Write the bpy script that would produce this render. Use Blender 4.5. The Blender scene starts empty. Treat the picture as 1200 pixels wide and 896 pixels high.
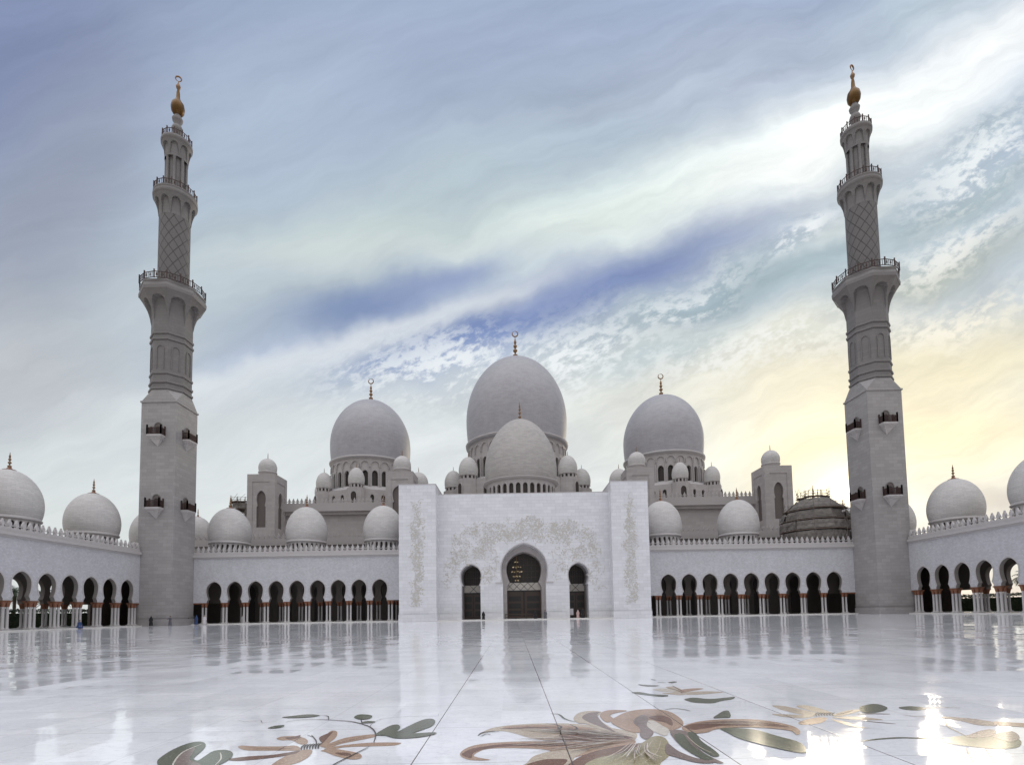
import bpy, math, random
from math import sin, cos, pi, radians, sqrt, acos, atan2
from mathutils import Matrix, Vector
from mathutils.geometry import tessellate_polygon

random.seed(7)
sc = bpy.context.scene
COL = sc.collection
AX = 2.3                      # axis of symmetry of the mosque
GREY = random.Random(3)

# ------------------------------------------------------------------ materials
def lin(c):
    def f(v):
        v /= 255.0
        return v / 12.92 if v <= .04045 else ((v + .055) / 1.055) ** 2.4
    return tuple(f(v) for v in c) + (1.0,)

class NT:
    def __init__(s, tree):
        s.t = tree; s.n = tree.nodes; s.l = tree.links
    def new(s, kind, **kw):
        n = s.n.new(kind)
        for k, v in kw.items(): setattr(n, k, v)
        return n
    def put(s, sock, v):
        if isinstance(v, bpy.types.NodeSocket): s.l.new(v, sock)
        elif v is not None: sock.default_value = v
    def m(s, op, a, b=None, c=None, clamp=False):
        n = s.new('ShaderNodeMath', operation=op); n.use_clamp = clamp
        s.put(n.inputs[0], a)
        if b is not None: s.put(n.inputs[1], b)
        if c is not None: s.put(n.inputs[2], c)
        return n.outputs[0]
    def v(s, op, a, b=None, out=0):
        n = s.new('ShaderNodeVectorMath', operation=op)
        s.put(n.inputs[0], a)
        if b is not None: s.put(n.inputs[3 if op == 'SCALE' else 1], b)
        return n.outputs[out]
    def mix(s, f, a, b, blend='MIX'):
        n = s.new('ShaderNodeMix', data_type='RGBA', blend_type=blend)
        s.put(n.inputs[0], f); s.put(n.inputs[6], a); s.put(n.inputs[7], b)
        return n.outputs[2]
    def xyz(s, x, y, z):
        n = s.new('ShaderNodeCombineXYZ')
        for i, q in enumerate((x, y, z)): s.put(n.inputs[i], q)
        return n.outputs[0]
    def sep(s, v):
        n = s.new('ShaderNodeSeparateXYZ'); s.put(n.inputs[0], v); return n.outputs
    def noise(s, vec, scale, detail=3, rough=.5, out=0):
        n = s.new('ShaderNodeTexNoise'); s.put(n.inputs['Vector'], vec)
        n.inputs['Scale'].default_value = scale; n.inputs['Detail'].default_value = detail
        n.inputs['Roughness'].default_value = rough
        return n.outputs[out]
    def ramp(s, f, a, b, lo=0., hi=1., smooth=True):
        n = s.new('ShaderNodeMapRange', interpolation_type='SMOOTHSTEP' if smooth else 'LINEAR')
        s.put(n.inputs[0], f); n.inputs[1].default_value = a; n.inputs[2].default_value = b
        n.inputs[3].default_value = lo; n.inputs[4].default_value = hi
        return n.outputs[0]

MATS = {}
def material(name):
    m = bpy.data.materials.new(name); m.use_nodes = True; MATS[name] = m
    t = NT(m.node_tree); p = t.n['Principled BSDF']
    return m, t, p

def stone(name, col, var=.06, joint=.82, bw=1.5, bh=.6, rough=.55, radial=False, bump=.15, blotch=.1, tint=None):
    m, t, p = material(name)
    g = t.new('ShaderNodeNewGeometry')
    pos = g.outputs['Position']; x, y, z = t.sep(pos)
    if radial:
        uv = t.new('ShaderNodeUVMap'); u = uv.outputs[0]; vec = u
    else:
        vec = t.xyz(t.m('ADD', x, y), z, 0)
    b = t.new('ShaderNodeTexBrick'); t.put(b.inputs['Vector'], vec)
    b.offset = .5
    b.inputs['Scale'].default_value = 1; b.inputs['Brick Width'].default_value = bw; b.inputs['Row Height'].default_value = bh
    b.inputs['Mortar Size'].default_value = .022; b.inputs['Mortar Smooth'].default_value = .3; b.inputs['Bias'].default_value = 0
    c0 = [c * (1 - var) for c in col]; c1 = [min(.95, c * (1 + var)) for c in col]
    b.inputs['Color1'].default_value = (*c0, 1); b.inputs['Color2'].default_value = (*(tint or c1), 1)
    b.inputs['Mortar'].default_value = (*[c * joint for c in col], 1)
    n1 = t.noise(pos, .35, 5, .6); n2 = t.noise(t.v('MULTIPLY', pos, (1, 1, .3)), 2.2, 4, .65)
    f = t.m('MULTIPLY_ADD', t.m('SUBTRACT', n1, .5), blotch * 2, 1)
    f2 = t.m('MULTIPLY_ADD', t.m('SUBTRACT', n2, .5), blotch * 1.6, f)
    c = t.mix(1., b.outputs['Color'], t.xyz(f2, f2, f2), 'MULTIPLY')
    t.put(p.inputs['Base Color'], c)
    p.inputs['Roughness'].default_value = rough
    bm = t.new('ShaderNodeBump'); bm.inputs['Strength'].default_value = bump; bm.inputs['Distance'].default_value = .03
    h = t.m('SUBTRACT', t.m('MULTIPLY', n2, .4), b.outputs['Fac']); t.put(bm.inputs['Height'], h)
    t.put(p.inputs['Normal'], bm.outputs[0])
    return m

def plain(name, col, rough=.5, metal=0, var=.15, scale=3., emit=None, es=0, alpha=None):
    m, t, p = material(name)
    g = t.new('ShaderNodeNewGeometry')
    n = t.noise(g.outputs['Position'], scale, 4, .6)
    f = t.m('MULTIPLY_ADD', t.m('SUBTRACT', n, .5), var * 2, 1)
    t.put(p.inputs['Base Color'], t.mix(1., (*col, 1), t.xyz(f, f, f), 'MULTIPLY'))
    p.inputs['Roughness'].default_value = rough; p.inputs['Metallic'].default_value = metal
    if emit: p.inputs['Emission Color'].default_value = (*emit, 1); p.inputs['Emission Strength'].default_value = es
    return m

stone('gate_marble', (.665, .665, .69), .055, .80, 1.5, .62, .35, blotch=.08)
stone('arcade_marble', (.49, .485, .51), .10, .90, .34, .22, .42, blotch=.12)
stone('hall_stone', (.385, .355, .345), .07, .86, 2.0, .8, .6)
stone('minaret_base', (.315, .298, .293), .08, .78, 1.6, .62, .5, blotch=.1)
stone('minaret_shaded', (.175, .163, .16), .07, .80, 1.2, .6, .6)  # upper minaret's darker tone is shading put into its colour
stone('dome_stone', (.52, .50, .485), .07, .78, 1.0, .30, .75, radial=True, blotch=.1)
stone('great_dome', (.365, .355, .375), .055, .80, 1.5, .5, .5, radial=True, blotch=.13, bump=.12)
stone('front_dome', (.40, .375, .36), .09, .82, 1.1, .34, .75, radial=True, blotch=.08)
plain('trim_marble', (.46, .435, .43), .5, var=.08)
plain('hall_trim', (.41, .38, .37), .5, var=.08)
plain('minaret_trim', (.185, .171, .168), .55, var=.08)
plain('groove', (.12, .11, .11), .7)
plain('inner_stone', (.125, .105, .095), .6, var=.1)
plain('reveal_shade', (.21, .19, .18), .6, var=.1)  # shade inside the arch openings, put into the reveal colour
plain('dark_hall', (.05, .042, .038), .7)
plain('column_marble', (.47, .45, .445), .28, var=.06, scale=8)
plain('bronze', (.21, .09, .05), .4, .35, var=.3, scale=6)
plain('gold', (.12, .066, .024), .42, .85, var=.2)
plain('dark_gold', (.22, .13, .07), .4, .7, var=.2)
plain('dark_glass', (.03, .022, .018), .5)
plain('door_wood', (.06, .036, .026), .35, var=.35, scale=5)
plain('door_frame', (.02, .016, .014), .4)
plain('lattice_cream', (.66, .62, .56), .5)
plain('railing', (.055, .03, .027), .5, .3)
plain('relief', (.52, .49, .44), .5, var=.2, scale=9)
plain('relief_grey', (.54, .54, .53), .5, var=.2, scale=9)
plain('black_cloth', (.012, .012, .014), .85)
plain('blue_cloth', (.03, .06, .16), .8)
plain('white_cloth', (.62, .60, .62), .8)
plain('pink_cloth', (.55, .38, .36), .8)
plain('grey_cloth', (.10, .10, .12), .8)
plain('skin', (.42, .24, .16), .55)
plain('hair', (.02, .015, .012), .6)
plain('scaffold_tube', (.20, .17, .15), .5, .4)
plain('scaffold_plank', (.20, .15, .12), .8)
plain('scaffold_net', (.17, .155, .14), .9, var=.9, scale=1.6)
plain('trunk_bark', (.12, .085, .06), .9, var=.3)
plain('frond', (.035, .06, .025), .6, var=.4)
plain('hedge_leaf', (.03, .05, .022), .7, var=.4)
plain('crystal', (.5, .42, .3), .2, emit=(1, .78, .5), es=.55)
plain('chrome', (.3, .2, .08), .3, .9)
plain('step_stone', (.66, .64, .61), .4, var=.08)
plain('barrier', (.03, .025, .025), .5)
plain('white_wall', (.6, .6, .6), .6)
def inlay_mat(name, col):
    m, t, p = material(name)
    g = t.new('ShaderNodeNewGeometry'); pos = g.outputs['Position']
    n = t.noise(t.v('MULTIPLY', pos, (4, 9, 1)), 3.2, 6, .7); n2 = t.noise(t.v('MULTIPLY', pos, (22, 9, 1)), 3., 4, .7)
    f = t.m('MULTIPLY_ADD', t.m('SUBTRACT', n, .5), 1.1, t.m('MULTIPLY_ADD', t.m('SUBTRACT', n2, .5), .8, 1.))
    f = t.m('MAXIMUM', f, .35)
    c = t.mix(1., (*col, 1), t.xyz(f, f, f), 'MULTIPLY')
    c = t.mix(t.ramp(t.m('ADD', n2, t.m('MULTIPLY', n, .3)), .74, .80), c, (*[min(.75, q * 1.5 + .08) for q in col], 1))
    x = t.sep(pos)[0]; fr = t.m('ABSOLUTE', t.m('SUBTRACT', t.m('FRACT', t.m('DIVIDE', t.m('SUBTRACT', x, .60), 1.70)), .5))
    j = t.m('GREATER_THAN', fr, .5 - .007 / 1.7)          # the slab joints run on through the inlay
    c = t.mix(j, c, (.05, .04, .04, 1))
    t.put(p.inputs['Base Color'], c); t.put(p.inputs['Roughness'], t.m('MULTIPLY_ADD', n2, .15, .06))
for nm, c in (('inlay_tan', (.40, .275, .20)), ('inlay_brown', (.17, .09, .066)), ('inlay_beige', (.50, .42, .335)),
              ('inlay_green', (.105, .12, .085)), ('inlay_dark', (.045, .04, .042)), ('inlay_olive', (.33, .29, .18)),
              ('inlay_mauve', (.22, .17, .155)), ('inlay_cream', (.62, .57, .50))):
    inlay_mat(nm, c)

def spiral_mat():
    m, t, p = material('lattice_stone')
    uv = t.new('ShaderNodeUVMap'); u, v, _ = t.sep(uv.outputs[0])
    def line(s):
        a = t.m('ADD', t.m('MULTIPLY', u, .62), t.m('MULTIPLY', v, s))
        fr = t.m('ABSOLUTE', t.m('SUBTRACT', t.m('FRACT', a), .5))
        return t.ramp(fr, .025, .07, 1, 0)
    k = t.m('MAXIMUM', line(.42), line(-.42))
    g = t.new('ShaderNodeNewGeometry'); n = t.noise(g.outputs['Position'], 2, 4)
    c = t.mix(k, (.14, .13, .127, 1), (.06, .054, .052, 1))
    f = t.m('MULTIPLY_ADD', n, .2, .9)
    t.put(p.inputs['Base Color'], t.mix(1., c, t.xyz(f, f, f), 'MULTIPLY')); p.inputs['Roughness'].default_value = .6
    bm = t.new('ShaderNodeBump'); bm.inputs['Distance'].default_value = .05; bm.invert = True
    t.put(bm.inputs['Height'], k); t.put(p.inputs['Normal'], bm.outputs[0])
spiral_mat()

def floor_mat():
    m, t, p = material('courtyard_marble')
    g = t.new('ShaderNodeNewGeometry'); pos = g.outputs['Position']; x, y, z = t.sep(pos)
    S = 1.70; Sy = 1.70
    tx = t.m('DIVIDE', t.m('SUBTRACT', x, .60), S); ty = t.m('DIVIDE', t.m('SUBTRACT', y, 7.35), Sy)
    cell = t.xyz(t.m('FLOOR', tx), t.m('FLOOR', ty), 0)
    wn = t.new('ShaderNodeTexWhiteNoise', noise_dimensions='2D'); t.put(wn.inputs['Vector'], cell)
    def edge(a, S, w):
        f = t.m('ABSOLUTE', t.m('SUBTRACT', t.m('FRACT', a), .5))
        d = t.m('MULTIPLY', t.m('SUBTRACT', .5, f), S)
        return t.m('LESS_THAN', d, w)
    jx = t.m('MULTIPLY', edge(tx, S, .007), t.m('MULTIPLY', t.ramp(x, -1.6, -1.2, .22, 1), t.ramp(x, 4.6, 4.9, 1, .22))); jy = t.m('MULTIPLY', edge(ty, S, .006), .5)
    # small slabs inside the big ones
    ax = t.m('DIVIDE', x, .85); ay = t.m('DIVIDE', y, .85)
    cell2 = t.xyz(t.m('FLOOR', t.m('ADD', ax, .23)), t.m('FLOOR', ay), 3)
    w2 = t.new('ShaderNodeTexWhiteNoise', noise_dimensions='3D'); t.put(w2.inputs['Vector'], cell2)
    n1 = t.noise(pos, .6, 6, .65); n2 = t.noise(t.v('MULTIPLY', pos, (1, 3, 1)), 3.5, 6, .7)
    base = t.mix(t.ramp(n1, .35, .7), (.80, .805, .84, 1), (.90, .90, .925, 1))
    base = t.mix(t.m('MULTIPLY', t.ramp(n2, .50, .70), .5), base, (.62, .62, .67, 1))
    vein = t.ramp(t.m('ABSOLUTE', t.m('SUBTRACT', t.noise(pos, 1.3, 7, .7), .5)), 0, .012, 1, 0)
    base = t.mix(t.m('MULTIPLY', vein, .25), base, (.45, .44, .46, 1))
    n3 = t.noise(t.v('MULTIPLY', pos, (6, 14, 1)), 2., 5, .75)
    f = t.m('MULTIPLY_ADD', t.m('SUBTRACT', n3, .5), .30, t.m('MULTIPLY_ADD', w2.outputs['Value'], .09, .945))
    base = t.mix(1., base, t.xyz(f, f, f), 'MULTIPLY')
    base = t.mix(t.m('MAXIMUM', jx, jy), base, (.12, .10, .10, 1))
    t.put(p.inputs['Base Color'], base)
    rg = t.m('MULTIPLY_ADD', n2, .06, t.m('MULTIPLY_ADD', w2.outputs['Value'], .05, .012))
    t.put(p.inputs['Roughness'], rg)
    p.inputs['IOR'].default_value = 1.55
    # slightly uneven slabs: each slab tilts a little and is gently wavy
    wv = t.noise(t.v('MULTIPLY', pos, (.35, 1.1, 1)), .9, 3, .55, out=1)
    wv2 = t.noise(t.v('MULTIPLY', pos, (.25, 1.3, 1)), 3.2, 2, .5, out=1)
    a = t.v('SCALE', t.v('SUBTRACT', wv, (.5, .5, .5)), .016)
    b = t.v('SCALE', t.v('SUBTRACT', wv2, (.5, .5, .5)), .019)
    c = t.v('MULTIPLY', t.v('SUBTRACT', wn.outputs['Color'], (.5, .5, .5)), (.035, .011, 0))
    d = t.v('MULTIPLY', t.v('SUBTRACT', w2.outputs['Color'], (.5, .5, .5)), (.028, .010, 0))
    s = t.v('ADD', t.v('ADD', a, b), t.v('ADD', c, d))
    s = t.v('MULTIPLY', s, (.8, 1., 0))
    t.put(p.inputs['Normal'], t.v('NORMALIZE', t.v('ADD', s, (0, 0, 1))))
floor_mat()

def ground_mat():
    m, t, p = material('sand_ground')
    g = t.new('ShaderNodeNewGeometry'); n = t.noise(g.outputs['Position'], .05, 6, .6)
    t.put(p.inputs['Base Color'], t.mix(n, (.38, .33, .27, 1), (.46, .42, .36, 1))); p.inputs['Roughness'].default_value = .9
ground_mat()

# ------------------------------------------------------------------ mesh builder
I4 = Matrix.Identity(4)
class MB:
    def __init__(s):
        s.v = []; s.f = []; s.mi = []; s.sm = []; s.uv = []; s.mats = []
    def mat(s, name):
        if name not in s.mats: s.mats.append(name)
        return s.mats.index(name)
    def add(s, vs, fs, M=I4, mat=None, smooth=False, uvs=None):
        o = len(s.v); k = s.mat(mat) if mat else 0
        s.v += [tuple(M @ Vector(q)) for q in vs]
        for i, f in enumerate(fs):
            s.f.append([o + j for j in f]); s.mi.append(k); s.sm.append(smooth)
            s.uv.append(uvs[i] if uvs else [(0, 0)] * len(f))
    def box(s, x0, x1, y0, y1, z0, z1, M=I4, mat=None):
        vs = [(x0, y0, z0), (x1, y0, z0), (x1, y1, z0), (x0, y1, z0), (x0, y0, z1), (x1, y0, z1), (x1, y1, z1), (x0, y1, z1)]
        s.add(vs, [(3, 2, 1, 0), (4, 5, 6, 7), (0, 1, 5, 4), (1, 2, 6, 5), (2, 3, 7, 6), (3, 0, 4, 7)], M, mat)
    def panel(s, poly, y0, y1, M=I4, mat=None, rim=None, rng=None):
        """closed outline in local x,z pushed from y0 to y1"""
        n = len(poly)
        tri = tessellate_polygon([[Vector((a, b, 0)) for a, b in poly]])
        vs = [(a, y0, b) for a, b in poly] + [(a, y1, b) for a, b in poly]
        area = sum(poly[i][0] * poly[(i + 1) % n][1] - poly[(i + 1) % n][0] * poly[i][1] for i in range(n))
        fs = []
        for a, b, c in tri:
            ar = ((poly[b][0] - poly[a][0]) * (poly[c][1] - poly[a][1]) - (poly[c][0] - poly[a][0]) * (poly[b][1] - poly[a][1]))
            if ar < 0: b, c = c, b
            fs.append((a, b, c)); fs.append((n + c, n + b, n + a))
        rf = []
        for i in range(n):
            j = (i + 1) % n
            (rf if rng and rng[0] <= i < rng[1] else fs).append((i, i + n, j + n, j) if area > 0 else (i, j, j + n, i + n))
        s.add(vs, fs, M, mat)
        if rf: s.add(vs, rf, M, rim)
    def lathe(s, prof, seg=32, M=I4, mat=None, smooth=True, phase=0., cap=False, scale=(1, 1)):
        vs = []; fs = []; uvs = []
        rm = max(r for r, z in prof); L = [0]
        for i in range(1, len(prof)): L.append(L[-1] + math.hypot(prof[i][0] - prof[i - 1][0], prof[i][1] - prof[i - 1][1]))
        for r, z in prof:
            for k in range(seg):
                a = 2 * pi * k / seg + phase; vs.append((r * cos(a) * scale[0], r * sin(a) * scale[1], z))
        for i in range(len(prof) - 1):
            for k in range(seg):
                k2 = (k + 1) % seg
                fs.append((i * seg + k, i * seg + k2, (i + 1) * seg + k2, (i + 1) * seg + k))
                u0 = 2 * pi * rm * k / seg; u1 = 2 * pi * rm * (k + 1) / seg
                uvs.append([(u0, L[i]), (u1, L[i]), (u1, L[i + 1]), (u0, L[i + 1])])
        s.add(vs, fs, M, mat, smooth, uvs)
        if cap:
            n = len(prof) - 1
            s.add([vs[n * seg + k] for k in range(seg)], [list(range(seg))], M, mat)
            s.add([vs[k] for k in range(seg)], [list(range(seg))[::-1]], M, mat)
    def tube(s, p, q, r, seg=6, mat=None, r2=None):
        p = Vector(p); q = Vector(q); d = q - p
        if d.length < 1e-6: return
        M = Matrix.Translation(p) @ d.to_track_quat('Z', 'Y').to_matrix().to_4x4()
        s.lathe([(r, 0), (r2 if r2 is not None else r, d.length)], seg, M, mat, cap=True)
    def torus(s, R, r, M=I4, mat=None, a=24, b=8, arc=2 * pi, taper=False):
        vs = []; fs = []  # zenith raised further to light the floor
        n = a if arc >= 2 * pi - 1e-6 else a + 1
        for i in range(n):
            t = arc * i / a - arc / 2; rr = r * (.25 + .75 * max(0, cos(t * pi / arc)) if taper else 1)
            for j in range(b):
                u = 2 * pi * j / b; w = R + rr * cos(u)
                vs.append((w * cos(t), rr * sin(u), w * sin(t)))
        for i in range(a if n == a else a):
            i2 = (i + 1) % n
            for j in range(b):
                j2 = (j + 1) % b; fs.append((i * b + j, i2 * b + j, i2 * b + j2, i * b + j2))
        s.add(vs, fs, M, mat, True)
    def mesh(s, name, mats=None):
        me = bpy.data.meshes.new(name); me.from_pydata(s.v, [], s.f)
        for m in (s.mats or [mats]): me.materials.append(MATS[m])
        if s.mats: me.polygons.foreach_set('material_index', s.mi)
        me.polygons.foreach_set('use_smooth', s.sm)
        uv = me.uv_layers.new(name='UVMap'); flat = []
        for u in s.uv:
            for q in u: flat += q
        uv.data.foreach_set('uv', flat)
        me.update(); return me
    def build(s, name, parent=None, mat=None, label=None, kind=None):
        o = bpy.data.objects.new(name, s.mesh(name, mat)); COL.objects.link(o)
        if parent is not None: o.parent = parent
        if label: o['label'] = label
        if kind: o['kind'] = kind
        return o

def thing(name, label, cat, loc=(0, 0, 0), group=None):
    o = bpy.data.objects.new(name, None); COL.objects.link(o); o.location = loc
    o['label'] = label; o['category'] = cat
    if group: o['group'] = group
    return o
def link(name, mesh, parent, loc=(0, 0, 0), rz=0):
    o = bpy.data.objects.new(name, mesh); COL.objects.link(o); o.parent = parent
    o.location = loc; o.rotation_euler.z = rz
    return o
T = Matrix.Translation
def Rz(a): return Matrix.Rotation(a, 4, 'Z')

# ------------------------------------------------------------------ shapes
def keyhole(ww, wn, wf, z0, zn, zw, zt, n=20, sh=None):
    """half outline left -> right of a horseshoe arch standing on a straight foot"""
    t0 = -acos(min(1, wn / ww)); pts = [(wf, z0), (wf, zn - (sh if sh is not None else .25)), (wn, zn)]
    for i in range(1, n):
        t = t0 + (pi / 2 - t0) * i / n
        if t < 0: z = zw + (zw - zn) * sin(t) / max(1e-6, sin(-t0))
        else:
            q = sin(t); z = zw + (zt - zw) * (q * .93 + .07 * (2 * t / pi) ** 4)
        pts.append((ww * cos(t), z))
    right = pts
    left = [(-x, z) for x, z in right]
    return left + [(0, zt)] + right[::-1]

def arch_top(w, z0, zs, zt, n=10):
    """window outline: straight jambs, rounded head"""
    r = [(w, z0), (w, zs)] + [(w * cos(pi / 2 * i / n), zs + (zt - zs) * sin(pi / 2 * i / n)) for i in range(1, n)]
    return [(-x, z) for x, z in r] + [(0, zt)] + r[::-1]

def notch_wall(mb, x0, x1, z0, z1, centres, prof, y0, y1, M=I4, mat=None, rim=None):
    """wall whose openings all reach its bottom edge"""
    edges = [x0] + [(centres[i] + centres[i + 1]) / 2 for i in range(len(centres) - 1)] + [x1]
    for i, c in enumerate(centres):
        a, b = edges[i], edges[i + 1]
        poly = [(a, z0)] + [(c + x, z) for x, z in prof] + [(b, z0), (b, z1), (a, z1)]
        if abs(prof[0][1] - z0) > 1e-6: raise ValueError('profile')
        mb.panel(poly, y0, y1, M, mat, rim, (1, len(prof)) if rim else None)

def arch_trim(mb, prof, c, w, y0, y1, M=I4, mat=None, skip=0):
    """raised band round an arch outline"""
    p = prof[skip:len(prof) - skip]; n = len(p); out = []
    for i in range(n):
        a = p[max(0, i - 1)]; b = p[min(n - 1, i + 1)]
        dx, dz = b[0] - a[0], b[1] - a[1]; L = math.hypot(dx, dz) or 1
        out.append((p[i][0] - dz / L * w, p[i][1] + dx / L * w))
    for i in range(n - 1):
        q = [p[i], p[i + 1], out[i + 1], out[i]]
        mb.panel([(c + x, z) for x, z in q], y0, y1, M, mat)

def merlons(mb, x0, x1, z, step, h, th, M=I4, mat=None, y=0):
    n = max(1, round((x1 - x0) / step)); st = (x1 - x0) / n
    k = h / 1.7; w = st
    for i in range(n):
        c = x0 + st * (i + .5)
        p = [(-.5 * w, 0), (.5 * w, 0), (.5 * w, .42 * k), (.30 * w, .50 * k), (.13 * w, .72 * k), (.26 * w, .98 * k), (.24 * w, 1.16 * k), (.08 * w, 1.46 * k), (0, 1.72 * k),
             (-.08 * w, 1.46 * k), (-.24 * w, 1.16 * k), (-.26 * w, .98 * k), (-.13 * w, .72 * k), (-.30 * w, .50 * k), (-.5 * w, .42 * k)]
        mb.panel([(c + a, z + b) for a, b in p], y - th / 2, y + th / 2, M, mat)
    mb.box(x0, x1, y - th * .35, y + th * .35, z + .78 * k, z + .90 * k, M, mat)

def dome_profile(rb, rm, h, hw=.26, pinch=.0, n=26):
    t0 = -acos(rb / rm); zw = h * hw; P = []
    for i in range(n + 1):
        t = t0 + (pi / 2 - t0) * i / n
        z = zw + (zw * sin(t) / sin(-t0) if t < 0 else (h - zw) * sin(t))
        r = rm * cos(t)
        if t > 0: r *= 1 - pinch * sin(t) ** 2
        P.append((max(r, .02), z))
    return P

def finial_bm(h, r, mat='dark_gold', crescent=0., flare=True, capmat='bronze'):
    mb = MB()
    if flare: mb.lathe([(r * 3.4, -.12 * r), (r * 3.0, .25 * r), (r * 1.4, .8 * r), (r * .9, 1.6 * r)], 16, mat=capmat)
    pr = [(r * .9, .9 * r)]
    bulbs = [(.22, 1.0), (.42, .85), (.60, .7), (.76, .5)]
    for z, k in bulbs:
        pr += [(r * .38, h * (z - .07)), (r * k, h * (z - .025)), (r * k, h * (z + .02)), (r * .34, h * (z + .065))]
    pr += [(r * .2, h * .88), (.02, h)]
    mb.lathe(pr, 10, mat=mat)
    if crescent: mb.torus(crescent, crescent * .24, T((0, 0, h + crescent * .9)) @ Matrix.Rotation(radians(75), 4, 'Y') @ Matrix.Rotation(radians(0), 4, 'Z'), mat, 28, 8, 2 * pi * .985, True)
    return mb

def add_dome(parent, name, c, rb, rm, h, mat, pinch, drum=None, hw=.26, seg=48, fin=None, label=None):
    """c = centre of the dome's base ring; returns the dome part"""
    mb = MB(); mb.lathe(dome_profile(rb, rm, h, hw, pinch), seg, mat=mat)
    k = rm / 4.
    mb.lathe([(rb * .97, -.30 * k), (rb * 1.045, -.22 * k), (rb * 1.05, -.05 * k), (rb * 1.0, .06 * k), (rb * .99, .12 * k)], seg, mat=mat)
    d = mb.build(name, parent, label=label); d.location = c
    if drum: drum.build('drum', d)
    if fin is not None:
        fo = fin.build('finial', d); fo.location = (0, 0, h - .02 * h)
    return d

def drum_arches(n, r, z0, zs, zt, z1, ww, th, mat, glass='dark_glass', blind=None, prof=None):
    """drum wall of n flat bays, each with an arched opening, dark glass behind"""
    mb = MB(); half = r * math.tan(pi / n); ro = r
    for k in range(n):
        a = 2 * pi * (k + .5) / n
        M = Rz(a) @ T((0, -ro, 0))
        P = arch_top(ww, z0, zs, zt, 6)
        notch_wall(mb, -half, half, z0, z1, [0], P, 0, th, M, mat)
        if blind:
            bz, bh = blind
            Q = arch_top(half * .80, bz, bz + bh * .35, bz + bh, 6)
            arch_trim(mb, Q, 0, .22, -.34, .002, M, mat)
    mb.lathe([(ro - th * .8, z0), (ro - th * .8, zt + .3)], n, mat=glass, smooth=False)
    return mb

# ------------------------------------------------------------------ arcades
ARCH = dict(ww=1.45, wn=1.10, wf=1.35, z0=4.12, zn=4.80, zw=6.45, zt=8.15, sh=.40)
AP = keyhole(**ARCH)
WALL_T = .62

col_mb = MB()
col_mb.box(-.30, .30, -.30, .30, .15, .30, mat='column_marble')
col_mb.lathe([(.27, .30), (.28, .38), (.21, .47), (.185, .52), (.175, 3.2), (.21, 3.26)], 12, mat='column_marble')
COLUMN = col_mb.mesh('column')
cap_mb = MB()
cap_mb.lathe([(.19, 3.22), (.22, 3.38), (.27, 3.62), (.34, 3.86), (.40, 3.97)], 12, mat='bronze')
cap_mb.box(-.33, .33, -.34, .34, 3.95, 4.118, mat='bronze')
CAPITAL = cap_mb.mesh('capital')

def column(parent, M, x, y):
    p = M @ Vector((x, y, 0)); a = M.to_euler().z
    c = link('column', COLUMN, parent, p, a)
    link('capital', CAPITAL, c)

def dome_arcade_parts():
    d = drum_arches(24, 3.62, -3.3, -.95, -.55, -.25, .24, .35, 'trim_marble', 'dark_hall')
    f = finial_bm(2.7, .26, 'dark_gold')
    m = MB(); m.lathe(dome_profile(3.72, 4.05, 7.3, .27, .03), 56, mat='dome_stone')
    m.lathe([(3.55, -.38), (3.86, -.30), (3.92, -.12), (3.78, .02), (3.78, .16), (3.68, .2)], 56, mat='trim_marble')
    return m.mesh('dome'), d.mesh('drum'), f.mesh('finial')
AD = dome_arcade_parts()
def arcade_dome(parent, p, s=1., label=None):
    d = link('dome', AD[0], parent, p); d.scale = (s, s, s)
    link('drum', AD[1], d); link('finial', AD[2], d, (0, 0, 7.22))
    if label: d['label'] = label
    return d

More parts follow.
